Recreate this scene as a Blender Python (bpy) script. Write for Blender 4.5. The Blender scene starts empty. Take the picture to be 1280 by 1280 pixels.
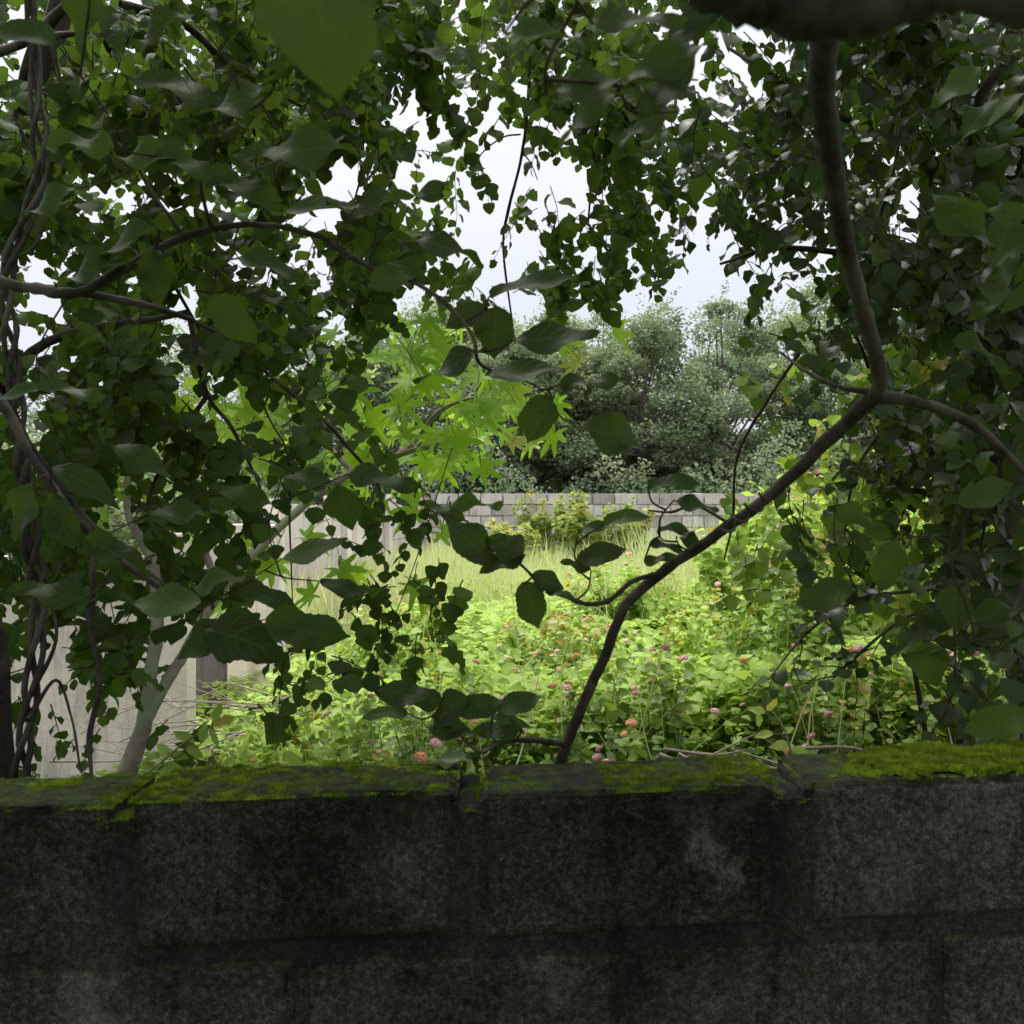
import bpy, math, random
import numpy as np
from mathutils import Vector, noise

random.seed(11)
rs = np.random.RandomState(11)
scene = bpy.context.scene
col = scene.collection
F = 1230.0
CAMZ = 1.6
U = random.uniform

def P(px, py, d):
    """point seen at (px, py) of the 1280 photo, at distance d along the view"""
    return Vector(((px - 640) / F * d, d, CAMZ - (py - 640) / F * d))

def nz(x, y, z=0.0, s=1.0):
    return noise.noise(Vector((x * s, y * s, z * s)))

# ------------------------------------------------------------------ objects
def empty(name, loc, label=None, cat=None, group=None):
    o = bpy.data.objects.new(name, None)
    o.empty_display_size = 0.1
    col.objects.link(o)
    o.location = loc
    if label: o['label'] = label
    if cat: o['category'] = cat
    if group: o['group'] = group
    return o

def tag(o, label=None, cat=None, group=None, kind=None):
    if label: o['label'] = label
    if cat: o['category'] = cat
    if group: o['group'] = group
    if kind: o['kind'] = kind
    return o

def origin_of(root):
    v = Vector((0, 0, 0))
    while root is not None:
        v += root.location
        root = root.parent
    return v

def make_mesh(name, verts, faces, mat, root=None, tint=None, smooth=True, quads=None, tris=None):
    me = bpy.data.meshes.new(name)
    verts = np.asarray(verts, dtype=np.float64).reshape(-1, 3)
    base = origin_of(root)
    verts = verts - np.array(base)
    if quads is None and tris is None:
        me.from_pydata([tuple(v) for v in verts], [], faces)
    else:
        q = np.zeros((0, 4), int) if quads is None else np.asarray(quads, int).reshape(-1, 4)
        t = np.zeros((0, 3), int) if tris is None else np.asarray(tris, int).reshape(-1, 3)
        me.vertices.add(len(verts))
        me.vertices.foreach_set('co', verts.ravel())
        nl = q.size + t.size
        me.loops.add(nl)
        me.loops.foreach_set('vertex_index', np.concatenate([q.ravel(), t.ravel()]).astype(np.int32))
        me.polygons.add(len(q) + len(t))
        st = np.concatenate([np.arange(len(q)) * 4, q.size + np.arange(len(t)) * 3]).astype(np.int32)
        me.polygons.foreach_set('loop_start', st)
        me.update(calc_edges=True)
    if tint is not None:
        a = me.attributes.new('tint', 'FLOAT_COLOR', 'POINT')
        a.data.foreach_set('color', np.asarray(tint, dtype=np.float32).ravel())
    me.polygons.foreach_set('use_smooth', [bool(smooth)] * len(me.polygons))
    me.materials.append(mat)
    o = bpy.data.objects.new(name, me)
    col.objects.link(o)
    if root is not None: o.parent = root
    return o

# ------------------------------------------------------------------ materials
def new_mat(name):
    m = bpy.data.materials.new(name)
    m.use_nodes = True
    nt = m.node_tree
    nt.nodes.clear()
    return m, nt, nt.nodes, nt.links

def ramp(n, l, fac, stops, interp='LINEAR'):
    r = n.new('ShaderNodeValToRGB')
    r.color_ramp.interpolation = interp
    e = r.color_ramp.elements
    while len(e) < len(stops): e.new(0.5)
    for i, (p, c) in enumerate(stops):
        e[i].position = p
        e[i].color = (c[0], c[1], c[2], 1) if hasattr(c, '__len__') else (c, c, c, 1)
    l.new(fac, r.inputs['Fac'])
    return r.outputs['Color']

def tnoise(n, l, scale, detail=4, rough=0.55, vec=None, dist=0.0):
    t = n.new('ShaderNodeTexNoise')
    t.inputs['Scale'].default_value = scale
    t.inputs['Detail'].default_value = detail
    t.inputs['Roughness'].default_value = rough
    t.inputs['Distortion'].default_value = dist
    if vec is not None: l.new(vec, t.inputs['Vector'])
    return t.outputs['Fac']

def math_(n, l, op, a, b=None, c=None, clamp=False):
    m = n.new('ShaderNodeMath'); m.operation = op; m.use_clamp = clamp
    for i, v in enumerate((a, b, c)):
        if v is None: continue
        if isinstance(v, (int, float)): m.inputs[i].default_value = v
        else: l.new(v, m.inputs[i])
    return m.outputs[0]

def mixc(n, l, fac, a, b, blend='MIX'):
    m = n.new('ShaderNodeMix'); m.data_type = 'RGBA'; m.blend_type = blend
    for sock, v in ((m.inputs[0], fac), (m.inputs[6], a), (m.inputs[7], b)):
        if isinstance(v, (int, float)): sock.default_value = v
        elif isinstance(v, tuple): sock.default_value = (v[0], v[1], v[2], 1)
        else: l.new(v, sock)
    return m.outputs[2]

def leaf_mat(name, dark, mid, light, trans=(0.2, 0.4, 0.03), tfac=0.35, rough=0.42, spec=0.4, veins=0.0, yellow=0.02, lat=9.0, blemish=0.0):
    m, nt, n, l = new_mat(name)
    at = n.new('ShaderNodeAttribute'); at.attribute_name = 'tint'
    sp = n.new('ShaderNodeSeparateColor'); l.new(at.outputs['Color'], sp.inputs[0])
    r, u, v = sp.outputs[0], sp.outputs[1], sp.outputs[2]
    c = ramp(n, l, r, [(0.0, dark), (0.5, mid), (1.0 - yellow * 2, light), (1.0, (0.45, 0.36, 0.05) if yellow > 0 else light)])
    geo = n.new('ShaderNodeNewGeometry')
    nf = tnoise(n, l, 25, 3, 0.6, geo.outputs['Position'])
    c = mixc(n, l, 0.35, c, ramp(n, l, nf, [(0.3, 0.35), (0.7, 1.0)]), 'MULTIPLY')
    vm = None
    if veins > 0:
        va = math_(n, l, 'ABSOLUTE', math_(n, l, 'SUBTRACT', v, 0.5))
        midrib = math_(n, l, 'LESS_THAN', va, 0.018)
        s = math_(n, l, 'MULTIPLY', math_(n, l, 'SUBTRACT', u, math_(n, l, 'MULTIPLY', va, 0.55)), lat)
        fr = math_(n, l, 'ABSOLUTE', math_(n, l, 'SUBTRACT', math_(n, l, 'FRACT', s), 0.5))
        side = ramp(n, l, fr, [(0.0, 1.0), (0.09, 0.0)])
        vm = math_(n, l, 'MAXIMUM', midrib, side)
        c = mixc(n, l, math_(n, l, 'MULTIPLY', vm, veins), c, (light[0] * 1.6 + .03, light[1] * 1.4 + .03, light[2] * 1.5 + 0.02))
    if blemish > 0:
        vo = n.new('ShaderNodeTexVoronoi'); vo.inputs['Scale'].default_value = 45
        l.new(geo.outputs['Position'], vo.inputs['Vector'])
        sepv = n.new('ShaderNodeSeparateColor'); l.new(vo.outputs['Color'], sepv.inputs[0])
        b = math_(n, l, 'MULTIPLY', math_(n, l, 'LESS_THAN', vo.outputs['Distance'], 0.16), math_(n, l, 'GREATER_THAN', sepv.outputs[0], 1 - blemish))
        c = mixc(n, l, b, c, (0.05, 0.035, 0.015))
    bs = n.new('ShaderNodeBsdfPrincipled')
    l.new(c, bs.inputs['Base Color'])
    bs.inputs['Roughness'].default_value = rough
    bs.inputs['Specular IOR Level'].default_value = spec
    tr = n.new('ShaderNodeBsdfTranslucent')
    tc = mixc(n, l, 0.6, trans, c, 'MIX')
    if vm is not None:
        tc = mixc(n, l, math_(n, l, 'MULTIPLY', vm, 0.45), tc, (0.02, 0.05, 0.005))
    l.new(tc, tr.inputs['Color'])
    mx = n.new('ShaderNodeMixShader'); mx.inputs[0].default_value = tfac
    l.new(bs.outputs[0], mx.inputs[1]); l.new(tr.outputs[0], mx.inputs[2])
    bp = n.new('ShaderNodeBump'); bp.inputs['Strength'].default_value = 0.35; bp.inputs['Distance'].default_value = 0.004
    h = nf if vm is None else math_(n, l, 'SUBTRACT', nf, math_(n, l, 'MULTIPLY', vm, 0.6))
    l.new(h, bp.inputs['Height']); l.new(bp.outputs[0], bs.inputs['Normal'])
    out = n.new('ShaderNodeOutputMaterial'); l.new(mx.outputs[0], out.inputs[0])
    return m

def bark_mat(name, a, b, c=None, scale=30, bump=0.6):
    m, nt, n, l = new_mat(name)
    tc = n.new('ShaderNodeTexCoord')
    f = tnoise(n, l, scale, 6, 0.65, tc.outputs['Object'], 0.3)
    f2 = tnoise(n, l, scale * 0.2, 3, 0.5, tc.outputs['Object'])
    cc = ramp(n, l, f, [(0.3, a), (0.7, b)])
    if c is not None:
        cc = mixc(n, l, ramp(n, l, f2, [(0.5, 0.0), (0.62, 1.0)]), cc, c)
    bs = n.new('ShaderNodeBsdfPrincipled'); l.new(cc, bs.inputs['Base Color'])
    bs.inputs['Roughness'].default_value = 0.85; bs.inputs['Specular IOR Level'].default_value = 0.25
    bp = n.new('ShaderNodeBump'); bp.inputs['Strength'].default_value = bump; bp.inputs['Distance'].default_value = 0.004
    l.new(f, bp.inputs['Height']); l.new(bp.outputs[0], bs.inputs['Normal'])
    out = n.new('ShaderNodeOutputMaterial'); l.new(bs.outputs[0], out.inputs[0])
    return m

def plain_mat(name, a, b, scale=60, rough=0.7):
    return bark_mat(name, a, b, None, scale, 0.3)

M = {}
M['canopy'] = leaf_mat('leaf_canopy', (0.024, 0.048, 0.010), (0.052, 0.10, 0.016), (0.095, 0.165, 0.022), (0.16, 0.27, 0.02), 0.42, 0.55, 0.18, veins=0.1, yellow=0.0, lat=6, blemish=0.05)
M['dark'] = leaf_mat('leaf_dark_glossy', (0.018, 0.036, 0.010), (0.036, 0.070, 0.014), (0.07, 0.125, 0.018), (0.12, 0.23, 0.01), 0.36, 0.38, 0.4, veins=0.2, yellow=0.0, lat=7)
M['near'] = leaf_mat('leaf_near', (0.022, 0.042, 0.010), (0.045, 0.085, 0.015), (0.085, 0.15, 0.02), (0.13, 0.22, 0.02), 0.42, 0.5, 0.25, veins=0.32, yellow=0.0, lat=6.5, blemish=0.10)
M['palmate'] = leaf_mat('leaf_palmate', (0.14, 0.30, 0.02), (0.32, 0.56, 0.035), (0.55, 0.74, 0.06), (0.52, 0.85, 0.04), 0.52, 0.5, 0.3, veins=0.25, yellow=0.02, lat=8)
M['lantana'] = leaf_mat('leaf_lantana', (0.06, 0.12, 0.02), (0.22, 0.35, 0.05), (0.40, 0.58, 0.11), (0.45, 0.65, 0.05), 0.42, 0.45, 0.35, veins=0.15, yellow=0.02, lat=7)
M['herb'] = leaf_mat('leaf_herb', (0.12, 0.21, 0.03), (0.36, 0.52, 0.08), (0.52, 0.70, 0.17), (0.62, 0.80, 0.12), 0.45, 0.55, 0.25, yellow=0.03)
M['grass'] = leaf_mat('grass_blade', (0.42, 0.50, 0.17), (0.62, 0.68, 0.30), (0.76, 0.76, 0.48), (0.5, 0.6, 0.15), 0.4, 0.6, 0.2, yellow=0.12)
M['drygrass'] = leaf_mat('grass_dry', (0.32, 0.27, 0.17), (0.42, 0.37, 0.25), (0.5, 0.46, 0.32), (0.45, 0.42, 0.2), 0.3, 0.7, 0.2, yellow=0.0)
M['bg1'] = leaf_mat('leaf_bg_pale_haze', (0.16, 0.23, 0.11), (0.28, 0.37, 0.17), (0.42, 0.50, 0.24), (0.32, 0.42, 0.13), 0.35, 0.75, 0.08, yellow=0.0)  # pale green leaves, greyed to put distance haze into the colour
M['bg2'] = leaf_mat('leaf_bg_grey_haze', (0.10, 0.14, 0.08), (0.26, 0.33, 0.18), (0.44, 0.51, 0.29), (0.2, 0.27, 0.1), 0.3, 0.75, 0.08, yellow=0.0)  # grey-green leaves with the far haze mixed into their colour
M['moss'] = leaf_mat('moss', (0.06, 0.10, 0.012), (0.19, 0.28, 0.025), (0.36, 0.47, 0.04), (0.2, 0.3, 0.02), 0.3, 0.8, 0.1, yellow=0.0)
M['yellowweed'] = leaf_mat('leaf_yellow_weed', (0.18, 0.26, 0.05), (0.32, 0.40, 0.09), (0.45, 0.5, 0.14), (0.45, 0.5, 0.1), 0.4, 0.6, 0.2, yellow=0.08)
M['bark_dark'] = bark_mat('bark_dark', (0.018, 0.014, 0.012), (0.06, 0.048, 0.038), (0.085, 0.075, 0.062), 60)
M['bark_brown'] = bark_mat('bark_brown', (0.014, 0.011, 0.009), (0.065, 0.052, 0.041), (0.095, 0.08, 0.066), 70)
M['bark_pale'] = bark_mat('bark_pale', (0.20, 0.17, 0.13), (0.40, 0.35, 0.28), (0.28, 0.30, 0.2), 35, 0.4)
M['bark_bg'] = bark_mat('bark_bg', (0.05, 0.045, 0.04), (0.14, 0.12, 0.1), None, 4)
M['twig'] = bark_mat('twig', (0.025, 0.02, 0.014), (0.06, 0.05, 0.03), None, 60)
M['greenstem'] = bark_mat('green_stem', (0.07, 0.10, 0.03), (0.18, 0.20, 0.08), None, 40)
M['drystick'] = bark_mat('dry_stick', (0.22, 0.17, 0.14), (0.42, 0.35, 0.3), None, 40)
M['petal_pink'] = plain_mat('petal_pink', (0.90, 0.38, 0.48), (0.97, 0.62, 0.66), 200)
M['petal_orange'] = plain_mat('petal_orange', (0.90, 0.33, 0.22), (0.95, 0.55, 0.35), 200)
M['petal_cream'] = plain_mat('petal_cream', (0.85, 0.50, 0.25), (0.9, 0.65, 0.35), 200)

# ------------------------------------------------------------------ leaf templates: verts as (u, v, w) + faces
def ovate_template(rows, cols, serr=0.0, shape='ovate'):
    if shape == 'ovate':
        us = [0, .05, .15, .3, .45, .6, .75, .86, .94, 1.0]
        ws = [0.02, .19, .37, .48, .5, .45, .34, .19, .07, 0.0]
    elif shape == 'round':
        us = [0, .04, .12, .28, .45, .62, .78, .9, 1.0]
        ws = [0.02, .25, .44, .54, .55, .5, .38, .2, 0.0]
    else:
        us = [0, .05, .2, .4, .6, .8, .92, 1.0]
        ws = [0.02, .10, .24, .33, .32, .2, .09, 0.0]
    V = []; 
    for i in range(rows + 1):
        u = i / rows
        w = float(np.interp(u, us, ws))
        if serr and 0 < i < rows: w *= 1 + serr * (1 if i % 2 else -1)
        for j in range(cols):
            t = j / (cols - 1) * 2 - 1
            V.append((u, t * w, abs(t), 0.5 + 0.5 * t))
    Fq = []
    for i in range(rows):
        for j in range(cols - 1):
            a = i * cols + j
            Fq.append((a, a + 1, a + cols + 1, a + cols))
    return dict(u=np.array([v[0] for v in V]), v=np.array([v[1] for v in V]), av=np.array([v[2] for v in V]),
                tv=np.array([v[3] for v in V]), quads=np.array(Fq), tris=np.zeros((0, 3), int))

def palmate_template(n=7, spread=260):
    V = [(0, 0, 0, .5)]; Q = []; T = []
    lens = {0: 1.0, 1: .95, 2: .8, 3: .58, 4: .4}
    half = (n - 1) / 2
    step = spread / (n - 1)
    def pt(a, r, av, tv):
        V.append((r * math.cos(math.radians(a)), r * math.sin(math.radians(a)), av, tv)); return len(V) - 1
    prev = pt(-spread / 2 - step * 0.5, .14, .5, .3)
    for k in range(n):
        a = -spread / 2 + k * step
        L = lens[int(abs(k - half))]
        bl = pt(a - 13.5, L * .52, .8, .2); b2 = pt(a - 7.5, L * .78, .8, .3); mm = pt(a, L * .58, 0, .5)
        br = pt(a + 13.5, L * .52, .8, .8); b3 = pt(a + 7.5, L * .78, .8, .7); tp = pt(a, L, .1, .5)
        nx = pt(a + step / 2, .36 if k < n - 1 else .16, .6, .7)
        Q += [(0, prev, bl, mm), (mm, bl, b2, tp), (0, mm, br, nx), (mm, tp, b3, br)]
        prev = nx
    V = np.array(V)
    return dict(u=V[:, 0], v=V[:, 1], av=V[:, 2], tv=V[:, 3], quads=np.array(Q), tris=np.zeros((0, 3), int))

TPL = {
    'ov_lo': ovate_template(6, 3), 'ov_mid': ovate_template(9, 3, 0.06), 'ov_hi': ovate_template(20, 7, 0.03),
    'rd_lo': ovate_template(6, 3, 0.08, 'round'), 'narrow': ovate_template(5, 3, 0, 'narrow'),
    'rd_hi': ovate_template(18, 7, 0.03, 'round'),
    'quad': dict(u=np.array([0, .5, 1, .5]), v=np.array([0, -.3, 0, .3]), av=np.array([0, 1, 0, 1]), tv=np.array([.5, 0, .5, 1.]),
                 quads=np.array([(0, 1, 2, 3)]), tris=np.zeros((0, 3), int)),
    'palm': palmate_template(), 'palm5': palmate_template(7, 230),
}
TPL['sliver'] = dict(u=np.array([0, 0, 1.]), v=np.array([-.5, .5, 0]), av=np.zeros(3), tv=np.array([0, 1, .5]), quads=np.zeros((0, 4), int), tris=np.array([(0, 1, 2)]))
bl_u = np.array([0, 0, .35, .35, .7, .7, 1.0]); bl_v = np.array([-.5, .5, -.42, .42, -.25, .25, 0.])
TPL['blade'] = dict(u=bl_u, v=bl_v, av=np.zeros(7), tv=np.array([0, 1, 0, 1, 0, 1, .5]), quads=np.array([(0, 1, 3, 2), (2, 3, 5, 4)]), tris=np.array([(4, 5, 6)]))

class Leaves:
    def __init__(s, tpl, aspect=1.0, fold=0.25, curl=0.25, wave=0.05):
        s.t = TPL[tpl]; s.asp = aspect; s.fold = fold; s.curl = curl; s.wave = wave
        s.p = []; s.d = []; s.n = []; s.s = []; s.c = []; s.w = []
    def add(s, p, d, n, size, c=None, w=1.0):
        s.p.append(tuple(p)); s.d.append(tuple(d)); s.n.append(tuple(n)); s.s.append(size)
        s.c.append(random.random() if c is None else c); s.w.append(w)
    def build(s, name, mat, root=None):
        if not s.p: return None
        t = s.t; N = len(s.p); K = len(t['u'])
        p = np.array(s.p); d = np.array(s.d, float); n = np.array(s.n, float); sz = np.array(s.s)[:, None]
        w = np.array(s.w)[:, None]
        d /= np.linalg.norm(d, axis=1)[:, None] + 1e-9
        n = n - d * np.sum(n * d, axis=1)[:, None]
        n /= np.linalg.norm(n, axis=1)[:, None] + 1e-9
        b = np.cross(n, d)
        fold = (s.fold * rs.uniform(0.2, 1.3, (N, 1)))
        curl = s.curl * rs.uniform(-0.3, 1.4, (N, 1))
        ph = rs.uniform(0, 6.28, (N, 1)); wv = s.wave * rs.uniform(0.3, 1.5, (N, 1))
        sidec = rs.normal(0, 0.10, (N, 1))
        u = t['u'][None, :]; v = t['v'][None, :] * s.asp * w; av = t['av'][None, :]
        X = u * sz
        ed = 1 + .10 * np.sin(u * 11 + ph * 2 + np.sign(v) * 2.1) * av * (1 if s.wave > .04 else 0)
        Y = (v * ed + sidec * u * u) * sz
        Z = (fold * np.abs(v) - curl * (u * u) + wv * np.sin(u * 9 + ph + np.sign(v) * 1.3) * av) * sz
        co = p[:, None, :] + X[..., None] * d[:, None, :] + Y[..., None] * b[:, None, :] + Z[..., None] * n[:, None, :]
        tint = np.zeros((N, K, 4))
        tint[..., 0] = np.array(s.c)[:, None]; tint[..., 1] = u; tint[..., 2] = t['tv'][None, :]; tint[..., 3] = 1
        off = (np.arange(N) * K)[:, None, None]
        q = (t['quads'][None] + off).reshape(-1, 4)
        tr = (t['tris'][None] + off).reshape(-1, 3) if len(t['tris']) else None
        return make_mesh(name, co.reshape(-1, 3), None, mat, root, tint.reshape(-1, 4), True, q, tr)

def catmull(pts, rad, sub=6):
    pts = [Vector(p) for p in pts]
    P_ = [pts[0] * 2 - pts[1]] + pts + [pts[-1] * 2 - pts[-2]]
    out = []; rr = []
    for i in range(1, len(P_) - 2):
        p0, p1, p2, p3 = P_[i - 1:i + 3]
        for k in range(sub):
            t = k / sub
            out.append(0.5 * ((2 * p1) + (-p0 + p2) * t + (2 * p0 - 5 * p1 + 4 * p2 - p3) * t * t + (-p0 + 3 * p1 - 3 * p2 + p3) * t ** 3))
            rr.append(rad[i - 1] * (1 - t) + rad[i] * t)
    out.append(pts[-1]); rr.append(rad[-1])
    return out, rr

class Tubes:
    def __init__(s): s.v = []; s.f = []
    def add(s, pts, rad, sides=6, sub=4, wob=0.0, knots=0.0):
        if sub > 1: pts, rad = catmull(pts, rad, sub)
        else: pts = [Vector(p) for p in pts]
        base = len(s.v)
        up = Vector((0.31, 0.2, 0.93)).normalized()
        n = len(pts)
        ref = None
        sd = U(0, 100)
        for i in range(n):
            tg = (pts[min(i + 1, n - 1)] - pts[max(i - 1, 0)])
            if tg.length < 1e-9: tg = up
            tg = tg.normalized()
            if ref is None:
                ref = tg.cross(up)
                if ref.length < .1: ref = tg.cross(Vector((1, 0, 0)))
            ref = (ref - tg * ref.dot(tg)).normalized()
            bb = tg.cross(ref)
            c = pts[i]
            if wob: c = c + Vector((nz(i * .31, sd), nz(i * .31, sd + 7), nz(i * .31, sd + 13))) * wob
            r0 = rad[i] * (1 + knots * max(0, nz(i * .45, sd + 31)) * 2)
            for k in range(sides):
                a = 2 * math.pi * k / sides
                r = r0 * (1 + (0.18 * nz(i * .5, k * 1.7, sd) if sides > 5 else 0))
                s.v.append(c + (ref * math.cos(a) + bb * math.sin(a)) * r)
        for i in range(n - 1):
            for k in range(sides):
                a = base + i * sides + k; b = base + i * sides + (k + 1) % sides
                s.f.append((a, b, b + sides, a + sides))
        return pts
    def build(s, name, mat, root=None):
        if not s.v: return None
        return make_mesh(name, np.array([tuple(v) for v in s.v]), None, mat, root, None, True, np.array(s.f))

NODES = []
def limb(name, root, mat, pts, rad, sides=10, sub=8, wob=0.0, knots=0.15):
    t = Tubes(); NODES.extend(t.add(pts, rad, sides, sub, wob, knots))
    return t.build(name, M[mat], root)

def rdir(zlo=-1, zhi=1):
    a = U(0, 6.2832); z = U(zlo, zhi); r = math.sqrt(max(0, 1 - z * z))
    return Vector((r * math.cos(a), r * math.sin(a), z))

def spray(L, T, start, direction, length, nl, size, droop=0.6, tw=0.0016, cm=0.5, cs=0.25, leafdown=0.55, flat=0.5):
    """a hanging twig with alternate leaves"""
    d = Vector(direction).normalized()
    p = Vector(start); pts = [p.copy()]
    n = max(3, nl // 2)
    seg = length / n
    up = Vector((U(-.4, .4), U(-.6, .1), 1)).normalized()
    tone = random.gauss(cm, cs * .6)
    for i in range(n):
        d = (d + Vector((U(-.25, .25), U(-.25, .25), -droop * .3 + U(-.15, .15)))).normalized()
        p = p + d * seg
        pts.append(p.copy())
    T.add(pts, [tw * (1 - .6 * i / n) for i in range(n + 1)], 4, 1)
    for k in range(nl):
        f = (k + .7) / nl * n
        i = min(n - 1, int(f)); q = pts[i].lerp(pts[i + 1], f - i)
        tg = (pts[i + 1] - pts[i]).normalized()
        side = tg.cross(up).normalized() * (1 if k % 2 else -1)
        ld = (tg * U(.2, .8) + side * U(.5, 1.1) + Vector((0, 0, -1)) * leafdown * U(.2, 1.6)).normalized()
        if k == nl - 1: ld = (tg + Vector((0, 0, -leafdown))).normalized()
        nn = (up * flat + Vector((U(-.6, .6), U(-.85, .45), U(-.1, .7)))).normalized()
        sc = size * U(.6, 1.2) * (0.75 if k > nl - 3 else 1)
        q2 = q + ld * size * .15
        T.add([q, q2], [tw * .6, tw * .5], 3, 1)
        L.add(q2, ld, nn, sc, min(1, max(0, random.gauss(tone, cs * .6))), U(.85, 1.15))
    return pts

# ------------------------------------------------------------------ density of the overhanging canopy (64 px cells of the photo)
DENS = [
 "99999888528974355889", "99999888515997464899", "99999887211785562799", "99998876210683352499", "99998865211872226899",
 "99998875113311014999", "99997653100000014999", "99987532100000003799", "99886422100000001479", "88876432100000001257",
 "88874222200001111246", "88752111100000000124", "77411111110000000134", "65210111111000000122", "65210111111000000012"]
DG = np.array([[int(c) for c in r] for r in DENS], float)
def dens(px, py):
    x = px / 64 - .5; y = py / 64 - .5
    x = min(18.999, max(0, x)); y = min(13.999, max(0, y))
    i, j = int(x), int(y); a, b = x - i, y - j
    return (DG[j, i] * (1 - a) * (1 - b) + DG[j, i + 1] * a * (1 - b) + DG[j + 1, i] * (1 - a) * b + DG[j + 1, i + 1] * a * b)

def fill(L, T, x0, x1, y0, y1, n, dlo, dhi, size, nl=(5, 10), droop=0.8, cm=.5, cs=.25, power=1.3, leafdown=.55, length=None, flat=.5):
    k = 0; tries = 0
    while k < n and tries < n * 40:
        tries += 1
        px, py = U(x0, x1), U(y0, y1)
        dd = dens(px, py) / 9
        if random.random() > dd ** power: continue
        # leave clumps and gaps
        d = U(dlo, dhi)
        if nz(px * .011, py * .011, d * 0.35) < -0.22 * (1.25 - dd): continue
        m = random.randint(*nl)
        ln = (length or size * m * .45)
        dr = Vector((U(-1, 1), U(-.7, .7), U(-1.0, .25)))
        start = P(px, py, d) - dr.normalized() * ln * .5
        spray(L, T, start, dr, ln, m, size * U(.8, 1.15), droop, cm=cm, cs=cs, leafdown=leafdown, flat=flat)
        k += 1

exec_parts = []
# ================================================================== SETTING
def ground_mat():
    m, nt, n, l = new_mat('field_soil')
    g = n.new('ShaderNodeNewGeometry')
    f = tnoise(n, l, 1.2, 8, .65, g.outputs['Position'])
    c = ramp(n, l, f, [(0.3, (0.05, 0.06, 0.02)), (0.5, (0.10, 0.14, 0.035)), (0.7, (0.2, 0.2, 0.09))])
    bs = n.new('ShaderNodeBsdfPrincipled'); l.new(c, bs.inputs['Base Color']); bs.inputs['Roughness'].default_value = .95
    bp = n.new('ShaderNodeBump'); bp.inputs['Distance'].default_value = .05; l.new(tnoise(n, l, 14, 6, .7, g.outputs['Position']), bp.inputs['Height'])
    l.new(bp.outputs[0], bs.inputs['Normal'])
    out = n.new('ShaderNodeOutputMaterial'); l.new(bs.outputs[0], out.inputs[0])
    return m

def build_ground():
    xs = np.concatenate([np.linspace(-600, -20, 12), np.linspace(-18, 18, 73), np.linspace(20, 600, 12)])
    ys = np.concatenate([np.linspace(-60, -8, 6), np.linspace(-7, 30, 75), np.linspace(32, 900, 14)])
    V = []; Fq = []
    for y in ys:
        for x in xs:
            V.append((x, y, 0.05 * nz(x * .5, y * .5) + (0.03 * nz(x * 2, y * 2)) - 0.05))
    W = len(xs)
    for j in range(len(ys) - 1):
        for i in range(W - 1):
            a = j * W + i; Fq.append((a, a + 1, a + W + 1, a + W))
    o = make_mesh('ground', np.array(V), None, ground_mat(), None, None, True, np.array(Fq))
    tag(o, 'overgrown soil of the walled field', kind='structure')
build_ground()

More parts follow.
